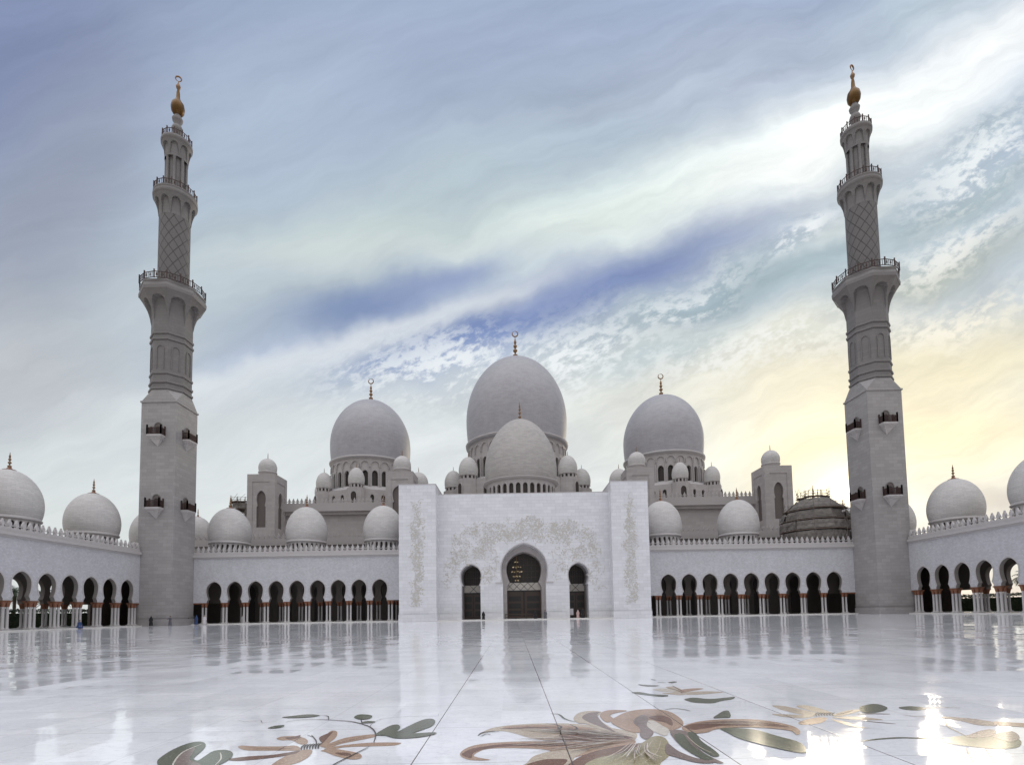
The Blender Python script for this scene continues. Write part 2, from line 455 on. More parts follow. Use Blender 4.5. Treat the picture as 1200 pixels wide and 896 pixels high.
def arcade(name, label, M, centres, a0, a1, DEP, rows, back, piers, end_cols=(), par0=None, par1=None, group=None, col_rows=(.36,), ba=None, bb=None):
    """local frame: x along the arcade, y away from the courtyard, z up; face at y=0"""
    root = thing(name, label, 'arcade', group=group)
    par0 = a0 if par0 is None else par0; par1 = a1 if par1 is None else par1
    w = MB()
    notch_wall(w, a0, a1, 4.12, 12.55, centres, AP, 0, WALL_T, M, 'arcade_marble', 'reveal_shade')
    for c in centres: arch_trim(w, AP, c, .17, -.05, .002, M, 'trim_marble', skip=2)
    w.build('arcade_wall', root)
    c = MB()
    c.box(par0, par1, -.16, .9, 12.552, 12.82, M, 'trim_marble'); c.box(par0, par1, -.42, .95, 12.822, 13.22, M, 'trim_marble')
    c.box(par0, par1, -.30, .8, 13.222, 13.34, M, 'trim_marble')
    c.build('cornice', root)
    p = MB(); merlons(p, par0, par1, 13.342, 1.0, 1.62, .28, M, 'trim_marble', 0)
    p.build('parapet', root)
    st = MB(); st.box(a0, a1, -.75, DEP + .6, .006, .15, M, 'step_stone'); st.build('plinth', root)
    rf = MB(); rf.box(a0 if ba is None else ba, a1 if bb is None else bb, WALL_T + .003, DEP, 11.6, 12.5, M, 'inner_stone'); rf.build('roof', root)
    for r in rows:
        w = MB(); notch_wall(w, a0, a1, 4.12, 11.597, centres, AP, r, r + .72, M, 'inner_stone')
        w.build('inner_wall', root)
    if back == 'solid':
        w = MB(); w.box(a0 if ba is None else ba, a1 if bb is None else bb, DEP + .003, DEP + .6, .0, 12.4, M, 'inner_stone')
        if ba is not None: w.box(ba - .5, ba - .003, -.1, DEP + .6, .0, 12.4, M, 'inner_stone')
        if bb is not None: w.box(bb + .003, bb + .5, -.1, DEP + .6, .0, 12.4, M, 'inner_stone')
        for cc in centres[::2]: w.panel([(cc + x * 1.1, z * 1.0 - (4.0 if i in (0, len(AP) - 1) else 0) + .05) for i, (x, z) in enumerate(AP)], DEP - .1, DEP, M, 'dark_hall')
        w.build('back_wall', root)
    for q in piers:
        for dx in (-.31, .31):
            for dy in col_rows: column(root, M, q + dx, dy)
    for r in rows:
        for q in piers: 
            for dy in (.36,): column(root, M, q - .31, r + dy); column(root, M, q + .31, r + dy)
    for q in end_cols:
        for dy in col_rows: column(root, M, q, dy)
    return root

def lintel(root, M, x0, x1):
    b = MB(); b.box(x0, x1, .02, .70, 3.86, 4.117, M, 'bronze'); b.build('tie_beam', root)

S = 3.97
MF = T((AX, 99.7, 0))
cl = [-(27.7 + S * k) for k in range(9)][::-1]
pl = [cl[0] - S / 2 + S * k for k in range(10)]
arcL = arcade('arcade', 'nine-arched white arcade between the left minaret and the entrance gate, three bare domes above', MF, cl, -64.1, -19.5, 13, [6.5], 'solid', pl, [-64.0 + .15], group='arcades around the courtyard', ba=-83.0)
lintel(arcL, MF, -64.05, pl[0] - .64)
cr = [27.7 + S * k for k in range(9)]
pr_ = [cr[0] - S / 2 + S * k for k in range(10)]
arcR = arcade('arcade', 'nine-arched white arcade from the gate to the right minaret, one dome scaffolded', MF, cr, 19.5, 64.1, 13, [6.5], 'solid', pr_, [63.85], group='arcades around the courtyard', bb=83.0)
lintel(arcR, MF, pr_[-1] + .64, 64.05)
for k in range(4):
    arcade_dome(arcL, (AX - 28.5 - 15.75 * k, 106, 16.35)) if k < 3 else None
for k in range(3):
    arcade_dome(arcR, (AX + 28.5 + 15.75 * k, 106, 16.35), label=('bluish-white dome' if k < 2 else 'dome wrapped in scaffolding'))
XW = 69.3
ML = T((AX - XW, 0, 0)) @ Rz(radians(90))            # local x -> +Y, local y -> -X
# right wing must face -X: local x -> -Y
MR = T((AX + XW, 0, 0)) @ Rz(radians(-90))
SW = 3.9
cw = [90.45 - SW * k for k in range(10)][::-1]
pw = [cw[0] - SW / 2 + SW * k for k in range(11)]
wL = arcade('arcade', 'side arcade receding along the left edge, palm and sky showing through its arches', ML, cw, 50.5, 99.6, 12.9, [12.1], None, pw, [93.9, 95.8], 50.5, 93.2, group='arcades around the courtyard', col_rows=(.2, .74))
lintel(wL, ML, pw[-1] + .64, 96.1)
cw2 = [-c for c in cw][::-1]; pw2 = [-c for c in pw][::-1]
wR = arcade('arcade', 'side arcade receding along the right edge, dark garden showing through its arches', MR, cw2, -99.6, -50.5, 12.9, [12.1], None, pw2, [-93.9, -95.8], -93.2, -50.5, group='arcades around the courtyard', col_rows=(.2, .74))
lintel(wR, MR, -96.1, pw2[0] - .64)
for y in (106, 90.6, 75.2, 59.8):
    arcade_dome(wL, (AX - XW - 6.5, y, 16.2)); arcade_dome(wR, (AX + XW + 6.5, y, 16.2))

# ------------------------------------------------------------------ minarets
def oct_ring(mb, prof, M, mat, smooth=False):
    mb.lathe(prof, 8, M, mat, smooth, phase=pi / 8)
def railing(parent, r, z, h, n, M=I4, seg=None):
    mb = MB(); N = n
    pts = [(r * cos(2 * pi * k / N + pi / 8), r * sin(2 * pi * k / N + pi / 8)) for k in range(N)]
    for k in range(N):
        a = pts[k]; b = pts[(k + 1) % N]
        L = math.hypot(b[0] - a[0], b[1] - a[1]); ang = atan2(b[1] - a[1], b[0] - a[0])
        Mx = T((a[0], a[1], z)) @ Rz(ang)
        mb.box(-.09, .09, -.09, .09, 0, h * 1.3, Mx, 'railing')
        mb.box(0, L, -.05, .05, h * .92, h, Mx, 'railing'); mb.box(0, L, -.05, .05, .06, .16, Mx, 'railing')
        m = max(2, int(L / .42))
        for i in range(1, m):
            x = L * i / m; mb.box(x - .035, x + .035, -.03, .03, .1, h * .95, Mx, 'railing')
            if i % 2: mb.box(x - .13, x + .13, -.035, .035, h * .35, h * .72, Mx, 'railing')
    return mb.build('railing', parent)

def corbel(mb, r0, r1, z0, z1, n, mat, M=I4, oct=False):
    """flaring corbel with a niche between ribs"""
    seg = 8 if oct else 48
    k = 1 / cos(pi / 8) if oct else 1
    st = 10
    prof = [((r0 + (r1 - r0) * (i / st) ** 1.8) * k, z0 + (z1 - z0) * i / st) for i in range(st + 1)]
    INN = .30
    inner = [((r0 * k + (r - r0 * k) * INN) * .995, z) for i, (r, z) in enumerate(prof)]
    mb.lathe(inner, seg, M, mat, not oct, phase=pi / 8)
    # ribs with arched heads
    for q in range(n):
        a = 2 * pi * q / n + (pi / 8 if oct else 0)
        half = pi / n
        # arched spandrel strip: surface patches above an arch curve
        m = 12
        cols = []
        for j in range(m + 1):
            u = -1 + 2 * j / m
            th = a + half * u
            rel = (1 - abs(u)) # 0 at bay edges... rib sits at u=0
            w = abs(u)
            # distance from rib; arch open region between ribs: height where surface begins
            zz = 0. if w < .10 else .84 * (1 - ((1 - w) / .90) ** 2) ** .5 * .35 + .84 * .65 * min(1, (w - .1) / .25) ** .5
            cols.append((th, min(.999, zz)))
        def R(tz, th):
            i = tz * st; i0 = min(int(i), st - 1); f = i - i0
            r = prof[i0][0] * (1 - f) + prof[i0 + 1][0] * f
            if oct:
                d = ((th - pi / 8) % (pi / 4)) - pi / 8
                r = r * cos(pi / 8) / cos(d)
            return r + .03
        vs = []; fs = []; K = 6
        for th, zs in cols:
            for i in range(K + 1):
                tz = zs + (1 - zs) * i / K; r = R(tz, th); vs.append((r * cos(th), r * sin(th), z0 + (z1 - z0) * tz))
            for i in range(K + 1):
                tz = zs + (1 - zs) * i / K; r = min(R(tz, th) - .02, r0 * .99 + (R(tz, th) - r0) * INN); vs.append((r * cos(th), r * sin(th), z0 + (z1 - z0) * tz))
        W = 2 * (K + 1)
        for j in range(m):
            o, o2 = j * W, (j + 1) * W
            for i in range(K): fs.append((o + i, o2 + i, o2 + i + 1, o + i + 1))
            fs.append((o, o + K + 1, o2 + K + 1, o2))
        mb.add(vs, fs, M, mat)

def balcony(parent, c, rz):
    """c = wall point at slab level; local -y points out of the wall"""
    M = T(c) @ Rz(rz)
    b = MB()
    b.box(-1.32, 1.32, -1.25, -.003, 0, .28, M, 'trim_marble'); b.box(-1.2, 1.2, -1.12, -.003, -.22, -.003, M, 'trim_marble')
    b.box(-1.0, 1.0, -.95, -.003, -.45, -.223, M, 'trim_marble')
    b.add([(-.85, 0, -.453), (.85, 0, -.453), (.85, -.8, -.453), (-.85, -.8, -.453), (0, 0, -1.75)], [(0, 1, 2, 3), (0, 4, 1), (1, 4, 2), (2, 4, 3), (3, 4, 0)], M, 'trim_marble')
    o = b.build('balcony', parent)
    r = MB()
    for (x0, y0, x1, y1) in ((-1.25, -.1, -1.25, -1.18), (-1.25, -1.18, 1.25, -1.18), (1.25, -1.18, 1.25, -.1)):
        L = math.hypot(x1 - x0, y1 - y0); Mx = M @ T((x0, y0, .28)) @ Rz(atan2(y1 - y0, x1 - x0)); n = max(4, int(L / .2))
        r.box(0, L, -.05, .05, 1.15, 1.27, Mx, 'railing'); r.box(0, L, -.05, .05, .04, .14, Mx, 'railing')
        for i in range(n + 1): r.box(L * i / n - .045, L * i / n + .045, -.04, .04, .05, 1.2, Mx, 'railing')
        for q in (0, L): r.box(q - .1, q + .1, -.1, .1, 0, 1.75, Mx, 'railing')
    r.build('balustrade', o)
    d = MB(); P = arch_top(.62, .3, 2.1, 2.75, 8)
    d.panel(P, -.05, -.004, M, 'inner_stone'); arch_trim(d, P, 0, .13, -.12, -.003, M, 'minaret_trim')
    P2 = arch_top(.42, .3, 1.7, 2.1, 8); d.panel(P2, -.09, -.052, M, 'door_frame')
    d.build('balcony_door', o)

def minaret(x, label):
    root = thing('minaret', label, 'minaret', (x, 96.6, 0), 'minarets at the courtyard corners')
    h = 3.2
    b = MB()
    b.box(-h, h, -h, h, .0, 40.9, mat='minaret_base')
    b.box(-h - .12, h + .12, -h - .12, h + .12, .004, 1.15, mat='minaret_base')
    b.box(-h - .10, h + .10, -h - .10, h + .10, 1.45, 1.60, mat='minaret_base')
    b.build('square_shaft', root)
    t = MB()
    t.box(-h - .16, h + .16, -h - .16, h + .16, 40.903, 41.2, mat='minaret_base')
    # transition square -> octagon
    ri = 3.17; o8 = [(ri / cos(pi / 8) * cos(a), ri / cos(pi / 8) * sin(a)) for a in [pi / 8 + pi / 4 * k for k in range(8)]]
    sq = [(h, h), (-h, h), (-h, -h), (h, -h)]
    vs = [(a, c, 41.2) for a, c in sq] + [(a, c, 43.4) for a, c in o8]
    fs = []
    for k in range(4):
        # octagon vertices 2k, 2k+1 flank the corner k
        fs.append((k, 4 + 2 * k + 1, 4 + 2 * k))
        fs.append((k, (k + 1) % 4, 4 + (2 * k + 2) % 8, 4 + 2 * k + 1))
    t.add(vs, fs, mat='minaret_base'); t.build('chamfer', root)
    K = 1 / cos(pi / 8)
    o = MB()
    oct_ring(o, [(ri * K, 43.4), (ri * K, 61)], I4, 'minaret_shaded')
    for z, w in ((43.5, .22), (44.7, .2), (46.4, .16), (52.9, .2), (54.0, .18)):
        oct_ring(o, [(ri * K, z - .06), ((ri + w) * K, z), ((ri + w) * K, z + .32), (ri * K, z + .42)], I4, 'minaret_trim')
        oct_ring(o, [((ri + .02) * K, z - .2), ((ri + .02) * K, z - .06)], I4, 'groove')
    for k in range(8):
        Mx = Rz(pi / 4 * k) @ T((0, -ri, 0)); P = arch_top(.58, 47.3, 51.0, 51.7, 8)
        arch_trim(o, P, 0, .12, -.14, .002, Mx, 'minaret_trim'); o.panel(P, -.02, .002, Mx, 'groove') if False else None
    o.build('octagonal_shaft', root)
    c = MB(); corbel(c, ri, 5.05, 56.6, 61.6, 8, 'minaret_shaded', oct=True)
    oct_ring(c, [(4.6 * K, 61.58), (5.15 * K, 61.6), (5.2 * K, 62.2), (5.0 * K, 62.9), (5.1 * K, 63.0), (5.1 * K, 63.3), (.5, 63.32)], I4, 'minaret_trim')
    g = c.build('lower_gallery', root); railing(g, 5.0 * K, 63.3, 1.25, 16)
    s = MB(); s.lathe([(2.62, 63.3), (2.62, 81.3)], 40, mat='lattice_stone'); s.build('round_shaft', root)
    c = MB(); corbel(c, 2.64, 3.6, 77.9, 81.6, 10, 'minaret_shaded')
    c.lathe([(3.3, 81.58), (3.68, 81.6), (3.75, 82.2), (3.6, 82.6), (3.68, 82.65), (3.68, 82.85), (.3, 82.87)], 48, mat='minaret_trim')
    g = c.build('middle_gallery', root); railing(g, 3.58, 82.85, 1.15, 16)
    s = MB(); s.lathe([(1.5, 82.85), (1.5, 91.5)], 16, mat='minaret_shaded', smooth=False)
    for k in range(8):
        a = pi / 4 * k + pi / 8; s.lathe([(.32, 82.85), (.32, 83.4), (.26, 83.5), (.26, 89.6), (.34, 90.1)], 10, T((1.68 * cos(a), 1.68 * sin(a), 0)), 'minaret_shaded')
    s.lathe([(1.98, 90.05), (2.0, 90.5)], 24, mat='minaret_shaded'); s.build('lantern', root)
    c = MB(); corbel(c, 1.95, 2.55, 90.1, 93.2, 8, 'minaret_shaded')
    c.lathe([(2.3, 93.18), (2.64, 93.2), (2.68, 93.8), (2.6, 94.0), (.3, 94.02)], 40, mat='minaret_trim')
    g = c.build('upper_gallery', root); railing(g, 2.5, 94.0, 1.1, 12)
    n = MB(); n.lathe([(1.0, 94), (.75, 95.2), (.5, 95.8), (.85, 96.4), (1.0, 97.0), (.8, 97.6), (.45, 98.0), (.85, 98.6), (.95, 99.1), (.6, 99.7), (.5, 100.0)], 20, mat='minaret_trim')
    n.build('neck', root)
    q = MB(); q.lathe([(.3, 99.9), (.72, 100.05), (1.1, 100.7), (1.2, 101.5), (1.05, 102.3), (.6, 102.95), (.36, 103.5), (.3, 104.6), (.2, 105.3)], 24, mat='gold'); o = q.build('golden_ball', root)
    q = MB(); q.lathe([(.16, 105.2), (.36, 105.6), (.42, 106.0), (.3, 106.3), (.12, 106.6), (.08, 107.1)], 12, mat='dark_gold')
    q.torus(.50, .15, T((0, 0, 107.6)) @ Rz(radians(25)) @ Matrix.Rotation(radians(-80), 4, 'Y'), 'dark_gold', 28, 8, 2 * pi * .985, True)
    q.build('crescent', root)
    for z in (21.0, 34.3):
        balcony(root, (0, -h, z), 0)
        balcony(root, (h, 0, z), pi / 2); balcony(root, (-h, 0, z), -pi / 2)
    return root
mL = minaret(AX - 66.6, 'tall minaret with three galleries left of the entrance gate against blue-grey sky')
mR = minaret(AX + 66.6, 'tall dark minaret with three galleries against the bright yellow sky beside the low sun')

# ------------------------------------------------------------------ entrance gate
def gate():
    root = thing('entrance_gate', 'pale marble entrance block with two pylons, three keyhole portals and a dome above', 'gate')
    Y = 96.7
    cen = keyhole(4.28, 3.98, 4.0, .15, 6.95, 9.35, 14.2, 28, .02)
    sid = keyhole(1.88, 1.5, 1.76, .15, 6.45, 8.25, 10.4, 20, .02)
    def wall(mb, y0, y1, x0, x1, z1, cenp, sidp, mat):
        # three openings reaching the floor line z=.15
        for (a, b, c, P) in ((x0, -6.5, -9.95, sidp), (-6.5, 6.5, 0, cenp), (6.5, x1, 10.1, sidp)):
            poly = [(a, .15)] + [(c + x, z) for x, z in P] + [(b, .15), (b, z1), (a, z1)]
            mb.panel(poly, y0, y1, T((AX, 0, 0)), mat)
    w = MB(); wall(w, Y, Y + 2.4, -16.6, 16.6, 23.6, cen, sid, 'gate_marble')
    w.box(AX - 16.6, AX + 16.6, Y + .003, Y + 2.4, 23.603, 23.75, mat='trim_marble')
    # plinth course between the openings
    for a, b in ((-16.0, -11.75), (-8.2, -4.02), (4.02, 8.3), (11.9, 16.0)):
        w.box(AX + a, AX + b, Y - .10, Y - .002, .15, 1.35, mat='gate_marble')
        w.box(AX + a, AX + b, Y - .07, Y - .002, 1.5, 1.62, mat='gate_marble')
    # small impost string on either side of the central arch
    for a, b in ((-5.4, -4.0), (4.0, 5.4)): w.box(AX + a, AX + b, Y - .14, Y - .002, 6.72, 6.98, mat='trim_marble')
    for P, c in ((cen, 0), (sid, -9.95), (sid, 10.1)): arch_trim(w, P, AX + c, .16, Y - .05, Y + .002, mat='trim_marble', skip=2)
    w.build('front_wall', root)
    # second order of the central arch, tunnels
    i = MB()
    cen2 = keyhole(3.35, 2.75, 3.3, .15, 7.1, 9.7, 12.9, 28, .9)
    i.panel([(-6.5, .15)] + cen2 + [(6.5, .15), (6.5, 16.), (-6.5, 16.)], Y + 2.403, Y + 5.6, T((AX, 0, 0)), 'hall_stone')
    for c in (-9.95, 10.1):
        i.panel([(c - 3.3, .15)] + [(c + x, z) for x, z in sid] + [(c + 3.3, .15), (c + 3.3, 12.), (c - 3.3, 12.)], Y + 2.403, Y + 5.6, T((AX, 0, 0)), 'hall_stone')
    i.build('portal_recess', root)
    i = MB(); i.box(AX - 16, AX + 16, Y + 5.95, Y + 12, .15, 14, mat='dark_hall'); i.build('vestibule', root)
    # doors
    for c, hw, ht in ((0, 3.6, 13.2), (-9.95, 2.0, 10.6), (10.1, 2.0, 10.6)):
        yb = Y + 5.62
        d = MB(); d.box(AX + c - hw, AX + c + hw, yb + .15, yb + .2, .16, ht, mat='dark_glass')
        zl, zh = (5.65, 7.15) if c == 0 else (5.3, 6.75)
        hb = 3.0 if c == 0 else 1.5
        for sx in (-1, 1):
            d.box(AX + c + sx * hw * .5 - hw * .46, AX + c + sx * hw * .5 + hw * .46, yb + .08, yb + .147, .3, zl - .25, mat='door_wood')
            for zz in (1.2, 2.6, 4.0):
                d.box(AX + c + sx * hw * .5 - hw * .34, AX + c + sx * hw * .5 + hw * .34, yb + .04, yb + .078, zz - .5, zz + .5, mat='door_frame')
        d.box(AX + c - hw, AX + c + hw, yb + .02, yb + .146, zl - .25, zl - .05, mat='door_frame')
        # ribs of the glazed head
        for k in range(-4, 5):
            x = k * hw / 4.5; d.box(AX + c + x - .03, AX + c + x + .03, yb + .1, yb + .148, zh, ht, mat='door_wood')
        for zz in (8.2, 9.4, 10.6, 11.8):
            if zz < ht: d.box(AX + c - hw, AX + c + hw, yb + .09, yb + .146, zz, zz + .06, mat='door_wood')
        o = d.build('door', root)
        l = MB(); H = zh - zl; st = H * .95
        l.box(AX + c - hw * .97, AX + c + hw * .97, yb + .04, yb + .076, zl, zh, mat='lattice_cream')
        n = int(2 * hw / st) + 1
        for k in range(-n, n + 1):
            for s in (-1, 1):
                x = k * st * .5
                p = [(x - s * H / 2, zl), (x - s * H / 2 + .11, zl), (x + s * H / 2 + .11, zh), (x + s * H / 2, zh)]
                if min(q[0] for q in p) < -hw or max(q[0] for q in p) > hw: continue
                if k % 2 == 0: l.panel(p, yb - .01 - .006 * s, yb + .03, T((AX + c, 0, 0)), 'door_frame')
        l.box(AX + c - hw, AX + c + hw, yb - .03, yb + .06, zh, zh + .12, mat='door_frame'); l.box(AX + c - hw, AX + c + hw, yb - .03, yb + .06, zl - .12, zl, mat='door_frame')
        l.build('lattice', o)
    s = MB(); s.box(AX - 22.7, AX + 22.7, Y - 2.75, Y + 12, .005, .148, mat='step_stone'); s.build('threshold', root)
    # pylons
    for sx in (-1, 1):
        p = MB(); x0, x1 = (AX - 22.75, AX - 16.0) if sx < 0 else (AX + 16.0, AX + 22.75)
        p.box(x0, x1, Y - 2.7, Y + 6, .0, 24.95, mat='gate_marble')
        p.box(x0 - .06, x1 + .06, Y - 2.76, Y + 6.06, 24.953, 25.06, mat='trim_marble')
        p.box(x0 - .1, x1 + .1, Y - 2.8, Y + 6.1, .006, 1.3, mat='gate_marble'); p.box(x0 - .07, x1 + .07, Y - 2.77, Y + 6.07, 1.48, 1.60, mat='gate_marble')
        po = p.build('pylon', root)
        rq = random.Random(40 + sx); bl = [(sx * 19.4 + rq.uniform(-.75, .75) * (1 if z < 18 else .45), z, rq.uniform(.35, .85) * (1 if z < 18.5 else .6)) for z in [3 + .32 * k for k in range(59)] if z < 21.8]
        r = vine_relief(bl, 800, Y - 2.7, 11 + sx)
        r.build('flower_relief', po)
    bl = []
    rq = random.Random(21)
    for q in range(150):
        x = rq.uniform(-13.6, 13.6); top = 17.2 + 2.4 * math.exp(-(x / 3.) ** 2) + .8 * sin(x * .9) ** 2 - max(0, abs(x) - 10.5) * .9
        bot = 15.2 - max(0, abs(x) - 5.2) * .9 if abs(x) > 5.2 else 15.0
        if abs(x) > 9: bot = 9.5 + (13.6 - abs(x)) * .3
        z = rq.uniform(max(bot, 8.6), top); bl.append((x, z, rq.uniform(.55, 1.15)))
    for q in range(34):
        x = rq.choice((-1, 1)) * rq.uniform(5.2, 7.8); bl.append((x, rq.uniform(6.5, 13.5), rq.uniform(.35, .8)))
    for q in range(24):
        x = rq.choice((-1, 1)) * rq.uniform(12.3, 14.6); bl.append((x, rq.uniform(5.5, 11), rq.uniform(.3, .7)))
    r = vine_relief(bl, 2700, Y, 5)
    r.build('flower_relief', root)
    # roof and front dome
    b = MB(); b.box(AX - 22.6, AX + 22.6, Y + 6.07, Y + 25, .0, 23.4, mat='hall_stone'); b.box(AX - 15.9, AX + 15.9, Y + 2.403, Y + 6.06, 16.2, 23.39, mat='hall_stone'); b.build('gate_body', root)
    dr = drum_arches(32, 7.45, -5.6, -1.9, -1.25, -.55, .48, .5, 'hall_trim', 'dark_glass')
    dr.lathe([(7.5, -.56), (7.9, -.4), (8.15, -.15), (8.2, .05), (7.9, .1)], 64, mat='hall_trim')
    add_dome(root, 'front_dome', (AX, 112, 29.0), 7.5, 7.85, 14.4, 'front_dome', .10, dr, .20, 72, finial_bm(4.4, .34, 'dark_gold'))
    return root

def vine_relief(blobs, n, y, seed):
    rnd = random.Random(seed); mb = MB(); A = sum(b[2] ** 2 for b in blobs)
    M = T((AX, 0, 0))
    cnt = 0
    for bx, bz, br in blobs:
        k = int(n * br ** 2 / A)
        # stems: wandering curves
        for q in range(max(1, k // 16)):
            x, z = bx + rnd.uniform(-.6, .6) * br, bz + rnd.uniform(-.6, .6) * br; a = rnd.uniform(0, 2 * pi); cur = rnd.uniform(-.5, .5)
            for st in range(6):
                nx, nz = x + .22 * cos(a), z + .22 * sin(a); px, pz = -sin(a) * .035, cos(a) * .035
                cnt += 1; e = .010 + .0007 * (cnt % 30)
                mb.panel([(x - px, z - pz), (nx - px, nz - pz), (nx + px, nz + pz), (x + px, z + pz)], y - e, y + .01, M, 'relief')
                x, z = nx, nz; a += cur + rnd.uniform(-.2, .2)
        for q in range(k):
            r = br * sqrt(rnd.random()) * 1.05; t = rnd.uniform(0, 2 * pi); x, z = bx + r * cos(t), bz + r * sin(t)
            a = rnd.uniform(0, 2 * pi); L = rnd.uniform(.14, .46); w = L * rnd.uniform(.16, .34)
            pts = [(0, 0), (.35, w / L), (.7, w / L * .8), (1, 0), (.7, -w / L * .8), (.35, -w / L)]
            P = [(x + L * (u * cos(a) - v * sin(a)), z + L * (u * sin(a) + v * cos(a))) for u, v in pts]
            cnt += 1; e = .012 + .0007 * (cnt % 60)
            mb.panel(P, y - e, y + .01, M, 'relief' if rnd.random() < .62 else 'relief_grey')
    return mb
gt = gate()

# chandelier behind the central portal glass: hangs from the vault in front of the door
ch = thing('chandelier', 'golden chandelier of small lit crystals hanging inside the central portal', 'chandelier', (AX - 1.35, 96.7 + 4.6, 0))
q = MB(); q.tube((0, 0, 12.3), (0, 0, 7.3), .03, 6, 'chrome')
for z, r in ((11.2, .35), (10.2, .8), (9.3, 1.05), (8.4, .7), (7.6, .35)): q.torus(r, .03, T((0, 0, z)) @ Matrix.Rotation(pi / 2, 4, 'X'), 'chrome', 20, 6)
q.build('frame', ch)
q = MB()
rr = random.Random(2)
for z, r, n in ((11.2, .35, 3), (10.2, .8, 7), (9.3, 1.05, 8), (8.4, .7, 6), (7.6, .35, 4)):
    for k in range(n):
        a = 2 * pi * k / n + rr.random(); q.lathe([(.01, -.09), (.075, 0), (.01, .12)], 6, T((r * cos(a), r * sin(a), z - .08)), 'crystal')
q.build('bulb', ch)

# ------------------------------------------------------------------ prayer hall and great domes
def window_row(mb, x0, x1, n, z0, zs, zt, z1, w, y0, y1, M, mat, base=None):
    st = (x1 - x0) / n; cs = [x0 + st * (i + .5) for i in range(n)]
    P = arch_top(w, z0, zs, zt, 6)
    notch_wall(mb, x0, x1, z0, z1, cs, P, y0, y1, M, mat)
    mb.box(x0, x1, y1 - .2, y1 - .1, z0 + .01, zt + .1, M, 'dark_glass')
    if base is not None: mb.box(x0, x1, y0, y1, base, z0 - .002, M, mat)

def small_dome(parent, c, r, h, dh=1.3, mat='dome_stone'):
    dr = drum_arches(12, r * .86, -dh, -dh * .45, -dh * .25, -.05, r * .12, .25, 'hall_trim')
    f = finial_bm(1.5, .13, 'dark_gold', flare=False)
    return add_dome(parent, 'small_dome', c, r * .93, r, h, mat, .04, dr, .25, 28, f)

hall = thing('prayer_hall', 'long stone prayer hall behind the gate carrying three huge white domes with crescents', 'mosque hall')
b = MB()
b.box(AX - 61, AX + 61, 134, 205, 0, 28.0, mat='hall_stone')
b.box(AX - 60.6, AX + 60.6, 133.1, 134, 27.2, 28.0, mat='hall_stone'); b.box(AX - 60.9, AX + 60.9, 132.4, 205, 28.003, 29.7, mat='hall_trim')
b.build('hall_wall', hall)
p = MB(); merlons(p, AX - 60.9, AX + 60.9, 29.702, 1.05, 1.75, .3, T((0, 132.65, 0)), 'hall_trim'); p.build('parapet', hall)
lo = MB(); lo.box(AX - 83, AX + 83, 120, 133.997, 0, 17.6, mat='hall_stone'); lo.box(AX - 83.2, AX + 83.2, 119.5, 133.9, 17.603, 18.7, mat='hall_trim'); lo.build('lower_range', hall)
p = MB(); merlons(p, AX - 83.2, AX + 83.2, 18.702, 1.15, 1.75, .3, T((0, 119.8, 0)), 'hall_trim'); p.build('parapet', hall)

def ring_block(cx, cy, R, z0, zwin, zs, zt, z1, nwin, wwin, mat, rin, zin):
    """octagonal terrace with arched windows and a sloping white roof towards the drum"""
    mb = MB(); Ri = R * cos(pi / 8); half = R * sin(pi / 8)
    for k in range(8):
        M = T((cx, cy, 0)) @ Rz(pi / 4 * k + pi / 8) @ T((0, -Ri, 0))
        window_row(mb, -half, half, nwin, zwin, zs, zt, z1, wwin, 0, .7, M, mat, z0)
    mb.lathe([(R - .2, z1), (R * .9, z1 + .5), (rin, zin)], 8, T((cx, cy, 0)), 'trim_marble', False, phase=pi / 8 + pi / 8)
    # square turrets carrying the small domes
    return mb

def great(cx, cy, zr, r, h, R, zt, lab, fh, fr, cres, nb, ww, win, blind, sd_r, sd_h, sd_z):
    rb = ring_block(cx, cy, R + 1.0, 28.6, zt - 4.6, zt - 2.2, zt - 1.5, zt, 4, .55, 'hall_stone', r * .97, zt + 2.0)
    for k in range(8):
        a = pi / 4 * k; x, y = cx + R * sin(a), cy - R * cos(a)
        M = T((x, y, 0)) @ Rz(a)
        rb.lathe([(sd_r * 1.12, 28.6), (sd_r * 1.12, zt + .05), (sd_r * .4, zt + .3)], 12, T((x, y, 0)), 'hall_stone', False, phase=pi / 12)
        P = arch_top(.8, zt - 4.6, zt - 2.4, zt - 1.3, 8); rb.panel(P, -sd_r * 1.12 - .06, -sd_r * 1.12 + .2, M, 'dark_glass'); arch_trim(rb, P, 0, .14, -sd_r * 1.12 - .16, -sd_r * 1.12 + .2, M, 'hall_trim')
    rb.build('octagonal_terrace', hall)
    for k in range(8):
        a = pi / 4 * k; small_dome(hall, (cx + R * sin(a), cy - R * cos(a), sd_z), sd_r, sd_h)
    z0, zs, zt2, z1 = win
    dr = drum_arches(nb, r * .955, z0 - zr, zs - zr, zt2 - zr, -.9, ww, .8, 'hall_trim', 'dark_glass', (blind[0] - zr, blind[1]))
    for k in range(nb):
        a = 2 * pi * k / nb; dr.lathe([(.19, z0 - zr), (.19, zs - zr + 1.6)], 8, T((r * .985 * sin(a), r * .985 * cos(a), 0)), 'hall_trim')
    dr.lathe([(r * .93, z0 - zr - 8), (r * .97, z0 - zr - .0), (r * .95, z0 - zr + .02)], nb * 2, mat='hall_trim')
    dr.lathe([(r * .96, -1.0), (r * .985, -.8), (r * 1.015, -.5), (r * 1.02, -.1), (r * .98, .05)], 96, mat='trim_marble')
    mb = finial_bm(fh, fr, 'dark_gold', cres)
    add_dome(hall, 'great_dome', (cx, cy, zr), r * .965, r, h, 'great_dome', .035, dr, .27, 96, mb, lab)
great(AX, 165, 54.3, 16.15, 29.0, 20.6, 39.9, 'tallest central dome with crescent finial', 8.4, .85, .9, 32, 1.0, (41.5, 46.5, 47.8, 53.4), (49.4, 2.6), 2.85, 5.6, 41.3)
